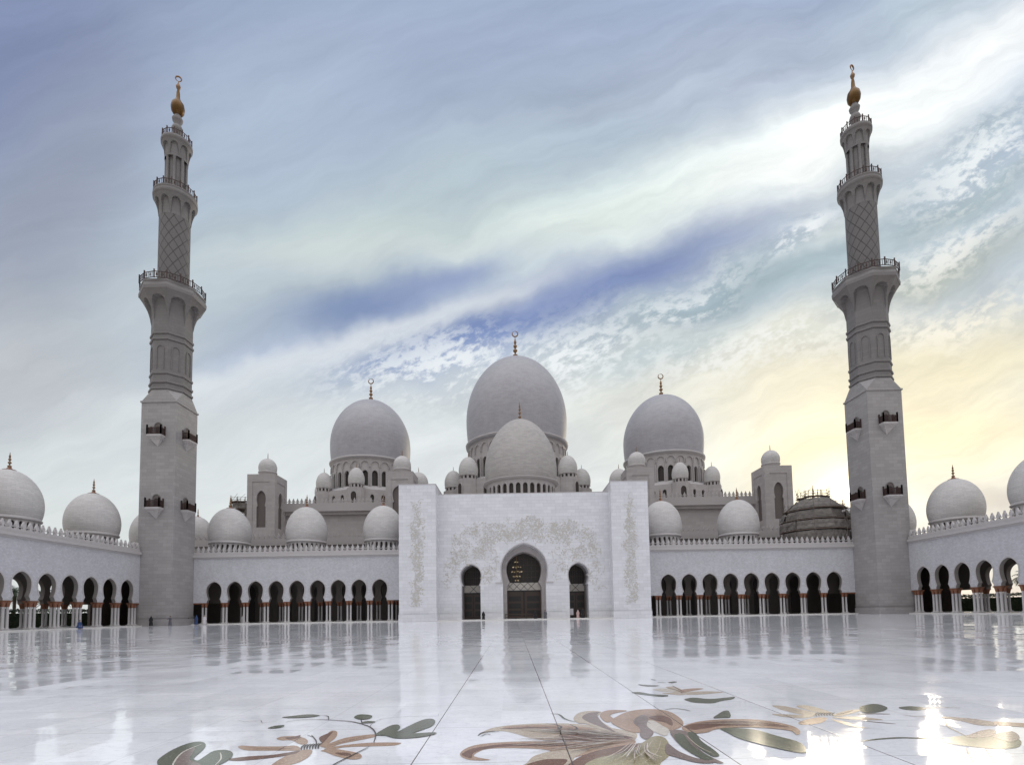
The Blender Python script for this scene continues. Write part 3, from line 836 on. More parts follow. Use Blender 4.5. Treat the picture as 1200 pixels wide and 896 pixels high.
for sx in (-1, 1):
    great(AX + sx * 47.1, 165, 48.9, 12.5, 21.3, 15.6, 37.8, None, 6.4, .68, .8, 26, .86, (39.6, 43.2, 44.4, 48.0), (45.2, 1.9), 2.35, 4.8, 39.2)

# pavilion towers beside and in front of the hall
def tower(x, y, w, ztop, zwin, label, dr_, dh, name='pavilion_tower', off=0, mat='hall_stone', ww=1.15):
    root = thing(name, label, 'tower', (x, y, 0), 'square domed towers of the hall')
    b = MB(); hw = w / 2
    z0, zn, zw, zt = zwin
    for k in range(4):
        M = Rz(pi / 2 * k) @ T((0, -hw, 0))
        P = keyhole(ww, ww * .78, ww, z0, zn, zw, zt, 14, .3)
        e = hw - (0 if k % 2 == 0 else .502)
        b.panel([(-e, z0)] + P + [(e, z0), (e, ztop - 1.9), (-e, ztop - 1.9)], .12, .5, M, mat)
        b.box(-e, e, .12, .5, 0, z0 - .002, M, mat)
        # raised border round the recessed panel
        for a0, a1, c0, c1 in ((-e, -hw * .62, 0, ztop - 1.9), (hw * .62, e, 0, ztop - 1.9)): b.box(a0, a1, -.0 + (.0 if k % 2 == 0 else .0), .118, c0, c1, M, mat)
        b.box(-hw * .62 + .002, hw * .62 - .002, 0, .118, 0, z0 - 1.6, M, mat)
    b.box(-hw, hw, -hw, hw, ztop - 1.898, ztop, mat=mat)
    b.box(-hw + .55, hw - .55, -hw + .55, hw - .55, 0, ztop - 2, mat='inner_stone')
    b.build('tower_body', root)
    d = MB(); d.lathe([(dr_ * .95, ztop), (dr_ * .95, ztop + .9), (dr_ * 1.02, ztop + 1.0), (dr_ * 1.02, ztop + 1.2), (dr_ * .93, ztop + 1.3)], 32, mat='hall_trim')
    d.build('drum', root)
    add_dome(root, 'dome', (off, 0, ztop + 1.35), dr_ * .93, dr_, dh, 'dome_stone', .05, None, .3, 32, finial_bm(1.6, .13, 'dark_gold', flare=False))
    return root
for sx, t in ((-1, 'square stone tower with a keyhole window, behind the arcade dome nearest the left minaret'), (1, 'square stone tower with a keyhole window, right of the hall beside the scaffolded dome')):
    tower(AX + sx * 64.0, 130.5, 6.9, 36.5, (23.2, 28.6, 30.3, 32.4), t, 2.2, 3.5)
for sx, t in ((-1, 'tower half hidden behind the left gate pylon, small dome on top'), (1, 'tower half hidden behind the right gate pylon, small dome on top')):
    tower(AX + sx * 29.0, 126.8, 6.6, 35.6, (22.5, 28.4, 30.2, 32.2), t, 2.15, 3.4, ww=1.7)
# further small domes on the hall roof beside those towers
for sx in (-1, 1):
    b = MB(); b.lathe([(2.6, 28.6), (2.6, 34.4), (1., 34.6)], 12, T((AX + sx * 27.3, 140, 0)), 'hall_stone', False); b.build('turret', hall)
    small_dome(hall, (AX + sx * 27.3, 140, 35.6), 2.6, 4.2)

# second row of arcade domes behind
for sx, t in ((-1, 'low domed annex peeping out between the left minaret and the nearest arcade dome'), (1, 'low domed annex under scaffolding beside the right minaret')):
    an = thing('domed_annex', t, 'annex', (AX + sx * 78.2, 125, 0))
    b = MB(); b.box(-6, 6, -4, 6, 0, 18.0, mat='hall_stone'); b.box(-6.2, 6.2, -4.3, 6.2, 18.003, 18.6, mat='hall_trim'); b.build('annex_wall', an)
    p = MB(); merlons(p, -6, 6, 18.602, 1.1, 1.6, .3, T((0, -4.1, 0)), 'hall_trim'); p.build('parapet', an)
    d = arcade_dome(an, (0, 0, 19.8), .80)

# ------------------------------------------------------------------ scaffolding
def scaffold(label, loc, R, tiers, sheets, seed, top=True):
    rnd = random.Random(seed)
    root = thing('scaffolding', label, 'scaffolding', loc, 'scaffolds round the domes')
    N = 12
    Q = MB(); S_ = MB()
    for ti, (z, r) in enumerate(tiers):
        P = MB()
        for k in range(N):
            a0 = 2 * pi * k / N; a1 = 2 * pi * (k + 1) / N; ro = r + rnd.uniform(-.2, .5); zz = z + rnd.uniform(-.06, .06)
            ri = r - 1.3
            vs = []
            for zt in (zz, zz + .12):
                vs += [(ri * cos(a0), ri * sin(a0), zt), (ro * cos(a0 - .03), ro * sin(a0 - .03), zt), (ro * cos(a1 + .03), ro * sin(a1 + .03), zt), (ri * cos(a1), ri * sin(a1), zt)]
            P.add(vs, [(3, 2, 1, 0), (4, 5, 6, 7), (0, 1, 5, 4), (1, 2, 6, 5), (2, 3, 7, 6), (3, 0, 4, 7)], mat='scaffold_plank')
            for rr_ in (ri, ro - .15):
                x, y = rr_ * cos(a0), rr_ * sin(a0)
                Q.tube((x, y, z - 2.4), (x + rnd.uniform(-.05, .05), y, z + 1.2 + rnd.uniform(0, .5)), .05, 5, 'scaffold_tube')
            x0, y0, x1, y1 = (ro - .1) * cos(a0), (ro - .1) * sin(a0), (ro - .1) * cos(a1), (ro - .1) * sin(a1)
            for hz in (.55, 1.1): Q.tube((x0, y0, z + hz), (x1, y1, z + hz), .045, 5, 'scaffold_tube')
            if rnd.random() < .6: Q.tube((x0, y0, z), (x1, y1, z + 2), .04, 5, 'scaffold_tube')
            if ti < sheets and rnd.random() < .82:
                h1 = tiers[ti + 1][0] - z - .15 if ti + 1 < len(tiers) else 1.6; r1 = ro
                L = math.hypot(x1 - x0, y1 - y0); m = 6; vs = []; fs = []
                for j in range(m + 1):
                    f = j / m; a = a0 + (a1 - a0) * f
                    for i in range(4):
                        g = i / 3; rn = tiers[ti + 1][1] if ti + 1 < len(tiers) else r; rr2 = (r1 - .02 + min(0, rn - r) * g) * cos(pi / N) / cos(a - (a0 + a1) / 2) + rnd.uniform(-.06, .06)
                        vs.append((rr2 * cos(a), rr2 * sin(a), z + .2 + h1 * .82 * g))
                for j in range(m):
                    for i in range(3): fs.append((j * 4 + i, (j + 1) * 4 + i, (j + 1) * 4 + i + 1, j * 4 + i + 1))
                S_.add(vs, fs, mat='scaffold_net')
        P.build('platform', root)
    Q.build('tubes', root)
    if sheets: S_.build('netting', root)
    return root
scaffold('brown scaffolding wrapped round the arcade dome right of the square tower', (AX + 60.0, 106, 0), 6, [(14.6, 6.1), (16.7, 6.3), (18.8, 6.1), (20.9, 5.5), (23.7, 2.9)], 4, 4)
scaffold('scaffold with the low sun breaking past it, close to the right minaret', (AX + 78.2, 125, 0), 5, [(19.2, 4.8), (21.2, 4.6), (23.2, 4.0)], 0, 5)
scaffold('bare scaffold poles rising behind the arcade dome left of the square tower', (AX - 74.2, 139, 0), 4, [(19.5, 3.4), (21.6, 3.4), (23.6, 3.4), (25.6, 3.4), (27.6, 3.4), (29.7, 3.5), (31.7, 3.3)], 6, 6)

# ------------------------------------------------------------------ palms, hedges beyond the side arcades
def palm_meshes(seed, h):
    rnd = random.Random(seed); t = MB()
    pr = [(.32, 0)]
    for i in range(int(h / .4)): pr += [(.22 + .03 * (i % 2), .2 + i * .4)]
    pr += [(.25, h), (.1, h + .3)]
    t.lathe(pr, 10, mat='trunk_bark')
    c = MB()
    for k in range(26):
        a = rnd.uniform(0, 2 * pi); el = rnd.uniform(-.2, 1.25); L = rnd.uniform(2.4, 3.4); x = y = 0; z = h + .2; p = Vector((0, 0, z)); seg = 10
        for i in range(seg):
            d = Vector((cos(a) * cos(el), sin(a) * cos(el), sin(el))); q = p + d * L / seg
            c.tube(p, q, .035, 4, 'frond')
            side = Vector((-sin(a), cos(a), 0)); ll = .75 * sin(pi * (i + 1.2) / (seg + 2))
            for s in (-1, 1):
                for m in (0, .5):
                    b0 = p + (q - p) * m; tip = b0 + side * s * ll + d * .3 + Vector((0, 0, -.25 * ll))
                    c.add([b0, b0 + d * .09, tip], [(0, 1, 2)], mat='frond')
            p = q; el -= .17
    return t.mesh('trunk'), c.mesh('crown')
PM = [palm_meshes(1, 6.0), palm_meshes(2, 4.2)]
palms = [(-86.5, 73.5, 1, 'short palm behind the arches nearest the left edge'), (-87, 98.5, 1, 'bushy palm behind the left arcade close to the left minaret'),
         (-88, 92, 0, 'date palm showing through the arches nearest the left minaret'), (-90, 80.5, 1, 'short date palm seen behind the third pillar cluster from the left edge'), (-89, 86.5, 1, 'dark palm behind the left arcade between two taller palms'), (-93, 103, 0, 'palm deep behind the left arcade'),
         (93, 91, 0, 'dark palm seen through the right arcade near the right minaret'), (92, 86, 1, 'short palm behind the right arcade'), (96, 97, 0, 'tall palm behind the right arcade'), (91, 81, 0, 'palm filling the last arch on the right edge')]
for x, y, k, t in palms:
    r = thing('palm_tree', t, 'palm', (x, y, 0), 'palms outside the arcades'); link('trunk', PM[k][0], r); link('crown', PM[k][1], r, rz=random.uniform(0, 6))
def hedge(x, y0, y1, label, h=3.1):
    rnd = random.Random(int(x)); mb = MB(); n = int((y1 - y0) * 150)
    mb.box(x - .6, x + .6, y0 + .3, y1 - .3, .02, h - .5, mat='hedge_leaf')
    for i in range(n):
        s = rnd.choice((-1, 1, 0)); p = Vector((x + (s * .75 if s else rnd.uniform(-.75, .75)) + rnd.uniform(-.15, .15), rnd.uniform(y0, y1), rnd.uniform(.05, h) if s else h + rnd.uniform(-.25, .25)))
        a = Vector((rnd.uniform(-1, 1), rnd.uniform(-1, 1), rnd.uniform(-1, 1))).normalized() * .16; b = Vector((rnd.uniform(-1, 1), rnd.uniform(-1, 1), rnd.uniform(-1, 1))).normalized() * .12
        mb.add([p - a, p + b, p + a, p - b], [(0, 1, 2, 3)], mat='hedge_leaf')
    o = mb.build('hedge'); o['label'] = label; o['category'] = 'hedge'
hedge(-83.6, 62, 112, 'clipped dark hedge outside the left arcade')
hedge(88.2, 62, 112, 'clipped dark hedge outside the right arcade')

# ------------------------------------------------------------------ people
def person(label, x, y, robe, cover='head', rz=0., arm=0., h=1.7, sit=False):
    z0 = .02
    root = thing('person', label, 'person', (x, y, z0)); root.rotation_euler.z = rz
    k = h / 1.7
    # skeleton (facing -y)
    V = [(0, 0, .95), (0, 0, 1.15), (0, 0, 1.38), (0, -.01, 1.48), (0, -.02, 1.58), (0, -.02, 1.66),
         (.17, 0, 1.37), (.24, .0, 1.12), (.26, -.08, .88), (.265, -.11, .78),
         (-.17, 0, 1.37), (-.24 - .25 * arm, .0, 1.12 + .1 * arm), (-.26 - .35 * arm, -.08 - .1 * arm, .88 + .3 * arm), (-.265 - .42 * arm, -.11 - .12 * arm, .78 + .42 * arm),
         (.10, 0, .90), (.11, -.02, .50), (.11, .02, .08), (.11, -.14, .03), (-.10, 0, .90), (-.11, .0, .50), (-.11, .06, .08), (-.11, -.10, .03)]
    E = [(0, 1), (1, 2), (2, 3), (3, 4), (4, 5), (2, 6), (6, 7), (7, 8), (8, 9), (2, 10), (10, 11), (11, 12), (12, 13), (0, 14), (14, 15), (15, 16), (16, 17), (0, 18), (18, 19), (19, 20), (20, 21)]
    Rr = [.14, .13, .13, .055, .095, .085, .06, .045, .035, .03, .06, .045, .035, .03, .09, .06, .04, .03, .09, .06, .04, .03]
    if sit: V = [(a, b - (.25 if i in (15, 19) else .28 if i in (16, 17, 20, 21) else 0), c - .42 + (.34 if i in (15, 19) else .42 if i in (16, 17, 20, 21) else 0)) for i, (a, b, c) in enumerate(V)]
    me = bpy.data.meshes.new('body'); me.from_pydata([tuple(c * k for c in v) for v in V], E, []); me.materials.append(MATS['skin'])
    o = bpy.data.objects.new('body', me); COL.objects.link(o); o.parent = root
    md = o.modifiers.new('Skin', 'SKIN'); md.use_smooth_shade = True
    if not me.skin_vertices: me.attributes.new('skin', 'FLOAT', 'POINT') if False else None
    try:
        for i, sv in enumerate(me.skin_vertices[0].data): sv.radius = (Rr[i] * k, Rr[i] * k); sv.use_root = (i == 0)
    except Exception:
        bpy.context.view_layer.objects.active = o
    sb = o.modifiers.new('Sub', 'SUBSURF'); sb.levels = 1; sb.render_levels = 1
    # robe
    rb = MB(); d = -.42 if sit else 0
    pr = [(.30, .05), (.285, .3), (.245, .7), (.20, 1.02), (.215, 1.25), (.20, 1.38), (.10, 1.46), (.065, 1.50)]
    if sit: pr = [(.42, .04), (.42, .25), (.33, .45), (.22, .62), (.215, .83), (.20, .96), (.10, 1.04), (.065, 1.08)]
    rb.lathe([(r * k, z * k) for r, z in pr], 20, mat=robe, scale=(1.08, .78))
    for s, i0 in ((1, 6), (-1, 10)):
        for a, b, r0, r1 in ((i0, i0 + 1, .095, .08), (i0 + 1, i0 + 2, .08, .09)):
            rb.tube(Vector(V[a]) * k, Vector(V[b]) * k, r0 * k, 10, robe, r1 * k)
    rb.build('robe', root)
    hz = (1.60 + d) * k
    hb = MB()
    if cover == 'head':
        hb.lathe([(.20 * k, hz - .20 * k), (.15 * k, hz - .1 * k), (.125 * k, hz), (.12 * k, hz + .07 * k), (.08 * k, hz + .13 * k), (.01, hz + .15 * k)], 16, T((0, .015, 0)), robe)
        hb.build('headscarf', root)
    else:
        hb.lathe([(.10 * k, hz - .03), (.112 * k, hz + .03 * k), (.10 * k, hz + .09 * k), (.05 * k, hz + .13 * k), (.005, hz + .135 * k)], 16, T((0, .015, 0)), 'hair' if cover == 'hair' else cover)
        hb.build('hair' if cover == 'hair' else 'headscarf', root)
    f = MB(); f.lathe([(.012, -.02), (.016, 0), (.005, .03)], 6, T((0, -.115 * k, hz - .01)), 'skin')
    for s in (-1, 1): f.lathe([(.001, -.01), (.012, 0), (.001, .01)], 6, T((s * .035, -.10 * k, hz + .01)), 'hair')
    f.box(-.025, .025, -.108 * k, -.098 * k, hz - .05, hz - .042, mat='bronze'); f.build('face', root)
    return root
person('person in a long black robe standing at the foot of the left minaret', -63.9, 92.2, 'black_cloth', 'head', .3)
person('person in dark clothes with one arm raised in front of the left minaret', -60.4, 92.0, 'grey_cloth', 'hair', -.4, 1.0)
person('person in black at the corner between left minaret and arcade', -61.3, 98.2, 'black_cloth', 'head', .8)
person('person in a blue robe at the left end of the arcade', -59.6, 98.3, 'blue_cloth', 'head', 0, h=1.75)
person('person in white beside the first column pair right of the left minaret', -58.2, 98.6, 'white_cloth', 'white_cloth', .5)
person('person in white deep in the second arch right of the left minaret', -53.4, 103.2, 'white_cloth', 'hair', 0)
person('person in a black robe against the right jamb of the left portal', -5.35, 95.6, 'black_cloth', 'head', .2, h=1.6)
person('person in black left of the pair in the central portal', 4.15, 96.0, 'black_cloth', 'head', -.5, h=1.65)
person('person in dark grey right of the pair in the central portal', 6.0, 95.8, 'grey_cloth', 'hair', .4)
person('person in black inside the right portal', 12.9, 96.0, 'black_cloth', 'head', .1, h=1.75)
person('person in pale pink inside the right portal', 12.1, 96.6, 'pink_cloth', 'head', -.2, h=1.55)
person('person in blue sitting under the left side arcade', -66.3, 79.9, 'blue_cloth', 'hair', 1.2, sit=True)

# crowd barrier posts at the central portal and a notice stand by the right portal
br = thing('crowd_barrier', 'low dark wooden barrier across the central portal', 'barrier', (AX, 96.7 + 1.2, .15))
b = MB(); b.box(-3.6, 2.2, -.04, .04, .75, .9, mat='door_wood'); b.box(-3.6, 2.2, -.03, .03, .25, .36, mat='door_wood'); b.build('rail', br)
for x in (-3.6, -1.7, .3, 2.2):
    b = MB(); b.box(x - .05, x + .05, -.06, .06, 0, 1.0, mat='barrier'); b.box(x - .12, x + .12, -.2, .2, 0, .05, mat='barrier'); b.build('post', br)
ns = thing('notice_board', 'small white notice board standing inside the right portal', 'sign', (10.9 + .25, 98.6, .15))
b = MB(); b.box(-.35, .35, -.03, .03, .55, 1.75, mat='white_cloth'); b.build('board', ns)
b = MB(); b.box(-.04, .04, .03, .07, 0, 1.7, mat='barrier'); b.box(-.3, .3, -.2, .2, 0, .04, mat='barrier'); b.build('stand', ns)

# ------------------------------------------------------------------ ground
g = MB(); g.add([(-3000, -3000, -.012), (3000, -3000, -.012), (3000, 3000, -.012), (-3000, 3000, -.012)], [(0, 1, 2, 3)], mat='sand_ground'); g.build('ground', kind='structure')
fl = MB(); x0, x1, y0, y1 = AX - 72, AX + 72, -55, 103
fl.add([(x0, y0, 0), (x1, y0, 0), (x1, y1, 0), (x0, y1, 0)], [(0, 1, 2, 3)], mat='courtyard_marble'); floor = fl.build('courtyard_floor', kind='structure')

# ---- floral stone inlays (flat stone let into the floor)
F_ = 610.; TH = radians(3.53); RO = radians(-.95); SHP = 230.; CH = 1.6
CR = (Matrix.Rotation(pi / 2 + TH, 3, 'X') @ Matrix.Rotation(RO, 3, 'Z'))
def G(px, py):
    """floor point surveyed from the photograph"""
    d = CR @ Vector(((px - 600) / F_, -(py - 448 - SHP) / F_, -1.)); t = -CH / d.z
    return (d.x * t, d.y * t)
lay = [0]
def smooth_poly(P, n=5, closed=True):
    out = []; N = len(P)
    rng = range(N) if closed else range(N - 1)
    for i in rng:
        p0, p1, p2, p3 = (P[(i - 1) % N], P[i], P[(i + 1) % N], P[(i + 2) % N]) if closed else (P[max(0, i - 1)], P[i], P[i + 1], P[min(N - 1, i + 2)])
        for k in range(n):
            t = k / n
            out.append(tuple(.5 * ((2 * p1[a]) + (-p0[a] + p2[a]) * t + (2 * p0[a] - 5 * p1[a] + 4 * p2[a] - p3[a]) * t * t + (-p0[a] + 3 * p1[a] - 3 * p2[a] + p3[a]) * t ** 3) for a in (0, 1)))
    if not closed: out.append(P[-1])
    return out
def flat(mb, P, mat, z):
    P2 = [Vector((a, b, 0)) for a, b in P]; tri = tessellate_polygon([P2])
    fs = []
    for a, b, c in tri:
        ar = (P[b][0] - P[a][0]) * (P[c][1] - P[a][1]) - (P[c][0] - P[a][0]) * (P[b][1] - P[a][1])
        if abs(ar) < 1e-9: continue
        fs.append((a, b, c) if ar > 0 else (a, c, b))
    mb.add([(a, b, z) for a, b in P], fs, mat=mat)
def patch(mb, pts, mat):
    lay[0] += 1; flat(mb, smooth_poly([G(*p) for p in pts], 4), mat, .002 + .00025 * lay[0])
def stem(mb, pts, w, mat, taper=True):
    lay[0] += 1
    C = smooth_poly([G(*p) for p in pts], 5, False); L = []; R_ = []; n = len(C)
    for i, p in enumerate(C):
        a = C[max(0, i - 1)]; b = C[min(n - 1, i + 1)]; dx, dy = b[0] - a[0], b[1] - a[1]; l = math.hypot(dx, dy) or 1
        ww = w * (.35 + .65 * sin(pi * (i + .6) / (n + .2))) if taper else w
        L.append((p[0] - dy / l * ww, p[1] + dx / l * ww)); R_.append((p[0] + dy / l * ww, p[1] - dx / l * ww))
    z = .002 + .00025 * lay[0]; vs = [(a, b, z) for a, b in L] + [(a, b, z) for a, b in R_]
    mb.add(vs, [(i, i + n, i + n + 1, i + 1) for i in range(n - 1)], mat=mat)

def inlay(name, label, parts):
    lay[0] = 0
    root = None
    for nm, items in parts:
        mb = MB()
        for it in items:
            if it[0] == 'p': patch(mb, it[1], it[2])
            else: stem(mb, it[1], it[2], it[3])
        o = mb.build(nm if root else name, root or floor)
        if root is None: root = o; o['label'] = label
    return root

# 1 left lily
inlay('flower_inlay', 'tan star-shaped lily inlay with green lobed leaf', [
 ('petals', [
  ('p', [(279, 875), (283, 873), (300, 874), (330, 874), (345, 873), (352, 876), (348, 879), (325, 879), (298, 879), (285, 878)], 'inlay_tan'),
  ('p', [(324, 865), (330, 862.5), (345, 862), (356, 864), (361, 868), (358, 872), (350, 871), (342, 867), (330, 867)], 'inlay_tan'),
  ('p', [(375, 873), (380, 866), (385, 858), (390, 855.5), (395, 857), (394, 863), (386, 870), (379, 875)], 'inlay_tan'),
  ('p', [(378, 874), (390, 869), (405, 864), (425, 861), (440, 860), (439, 863), (420, 867), (400, 871), (385, 876)], 'inlay_tan'),
  ('p', [(380, 877), (400, 873), (430, 870), (455, 869.5), (470, 870), (462, 873), (435, 874), (405, 875), (388, 878)], 'inlay_tan'),
  ('p', [(376, 879), (390, 877), (405, 879), (420, 882), (424, 886), (420, 889), (408, 889), (392, 885), (382, 881)], 'inlay_tan'),
  ('p', [(366, 879), (362, 886), (352, 892), (340, 896), (322, 901), (312, 905), (318, 896), (330, 888), (345, 881), (356, 878)], 'inlay_tan'),
  ('p', [(268, 889), (290, 886), (320, 884), (345, 880), (352, 879), (345, 883), (322, 887), (295, 890), (275, 891)], 'inlay_brown'),
  ('p', [(334, 864), (345, 862.5), (352, 861), (350, 864), (340, 866)], 'inlay_brown'),
  ('p', [(374, 864), (384, 859), (390, 857), (384, 864), (378, 870)], 'inlay_brown'),
  ('p', [(392, 882), (405, 881.5), (412, 884), (404, 885)], 'inlay_brown'),
  ('s', [(300, 877), (325, 877), (345, 876)], .004, 'inlay_brown'), ('s', [(385, 873), (410, 867), (430, 863)], .004, 'inlay_brown')]),
 ('stamen', [('s', [(353 + i * 3.3, 878.5 - i * .25), (354 + i * 3.3, 874.5 - i * .3), (358 + i * 3.3, 872 - i * .3)], .012, 'inlay_dark') for i in range(7)] + [
  ('s', [(371, 872), (370, 867), (365, 861)], .008, 'inlay_dark'), ('s', [(368, 864), (360, 861)], .006, 'inlay_dark')]),
 ('leaf', [('p', [(184, 893), (190, 886), (205, 877), (222, 870.5), (235, 869), (241, 872), (238, 878), (230, 885), (227, 889), (232, 891), (240, 886), (250, 880), (262, 878.5), (270, 880), (273, 884), (268, 890), (255, 897), (235, 905), (205, 908), (190, 902)], 'inlay_green'),
  ('p', [(206, 890), (215, 880), (228, 876), (226, 882), (222, 890), (235, 896), (225, 904), (208, 904)], 'inlay_mauve'),
  ('s', [(202, 904), (204, 893), (215, 881), (236, 872)], .010, 'inlay_cream'), ('s', [(252, 897), (259, 889), (258, 882)], .008, 'inlay_cream'),
  ('p', [(440, 861), (448, 855), (458, 850), (466, 849), (469, 852), (466, 857), (480, 850), (495, 843.5), (505, 842), (510, 844.5), (507, 850), (495, 855), (485, 859), (508, 858), (510, 860), (490, 864), (465, 865), (452, 862)], 'inlay_green'),
  ('s', [(445, 861), (465, 859), (485, 855), (505, 846)], .006, 'inlay_dark'),
  ('p', [(415, 840), (420, 837.3), (428, 837), (436, 838.5), (434, 841.5), (426, 843), (418, 842)], 'inlay_green'),
  ('p', [(330, 840.5), (345, 838.5), (362, 837), (375, 838), (365, 840), (345, 841)], 'inlay_green'),
  ('p', [(314, 853), (322, 850.5), (333, 849.6), (330, 852), (320, 853.4)], 'inlay_green'),
  ('p', [(423, 847), (430, 844.8), (440, 845.5), (434, 847)], 'inlay_green')]),
 ('vine', [('s', [(335, 846), (350, 843.5), (375, 843), (395, 844), (415, 846), (432, 851), (439, 857), (440, 863), (438, 870)], .012, 'inlay_dark'),
  ('s', [(385, 843), (384, 839), (375, 838)], .008, 'inlay_dark'), ('s', [(424, 847), (423, 843)], .008, 'inlay_dark'),
  ('s', [(434, 853), (436, 848), (450, 842), (480, 839.5), (510, 839), (514, 837)], .004, 'inlay_dark'),
  ('s', [(433, 875), (415, 884), (395, 894), (380, 903)], .010, 'inlay_dark'),
  ('s', [(278, 844), (290, 845.5), (305, 844), (308, 847), (325, 845)], .005, 'inlay_mauve')])])

RS = random.Random(77); STROKES = []
for i in range(80):
    f = RS.random(); x0 = RS.uniform(600, 690); y0 = 852 + f * 30 + RS.uniform(-1, 1); L_ = RS.uniform(30, 75)
    k = min(1, L_ / (745 - x0)); x1 = x0 + (745 - x0) * k; y1 = y0 + (864 + f * 4 - y0) * k
    STROKES.append(('s', [(x0, y0), ((x0 + x1) / 2, (y0 + y1) / 2 + RS.uniform(-1.2, .4)), (x1, y1)], RS.uniform(.002, .010), RS.choice(('inlay_brown', 'inlay_brown', 'inlay_dark', 'inlay_mauve', 'inlay_cream', 'inlay_tan'))))
for i in range(16):
    x0 = RS.uniform(810, 880); y0 = 848 + RS.uniform(-1.5, 3); STROKES.append(('s', [(x0, y0), (x0 + 20, y0 - .6), (x0 + 45, y0 + .9)], RS.uniform(.002, .007), RS.choice(('inlay_brown', 'inlay_dark', 'inlay_beige'))))
for i in range(14):
    x0 = RS.uniform(725, 780); y0 = 835 + RS.uniform(0, 14); STROKES.append(('s', [(x0, y0), (x0 + 9, y0 + RS.uniform(-2, 2)), (x0 + 18, y0 + 2)], RS.uniform(.003, .009), RS.choice(('inlay_brown', 'inlay_dark', 'inlay_mauve'))))
for i in range(16):
    x0 = RS.uniform(700, 778); y0 = 896 - RS.uniform(0, 8); STROKES.append(('s', [(x0, y0), (x0 * .5 + 372, 884), (748 + (x0 - 740) * .3, 874)], RS.uniform(.003, .008), RS.choice(('inlay_beige', 'inlay_mauve', 'inlay_cream'))))
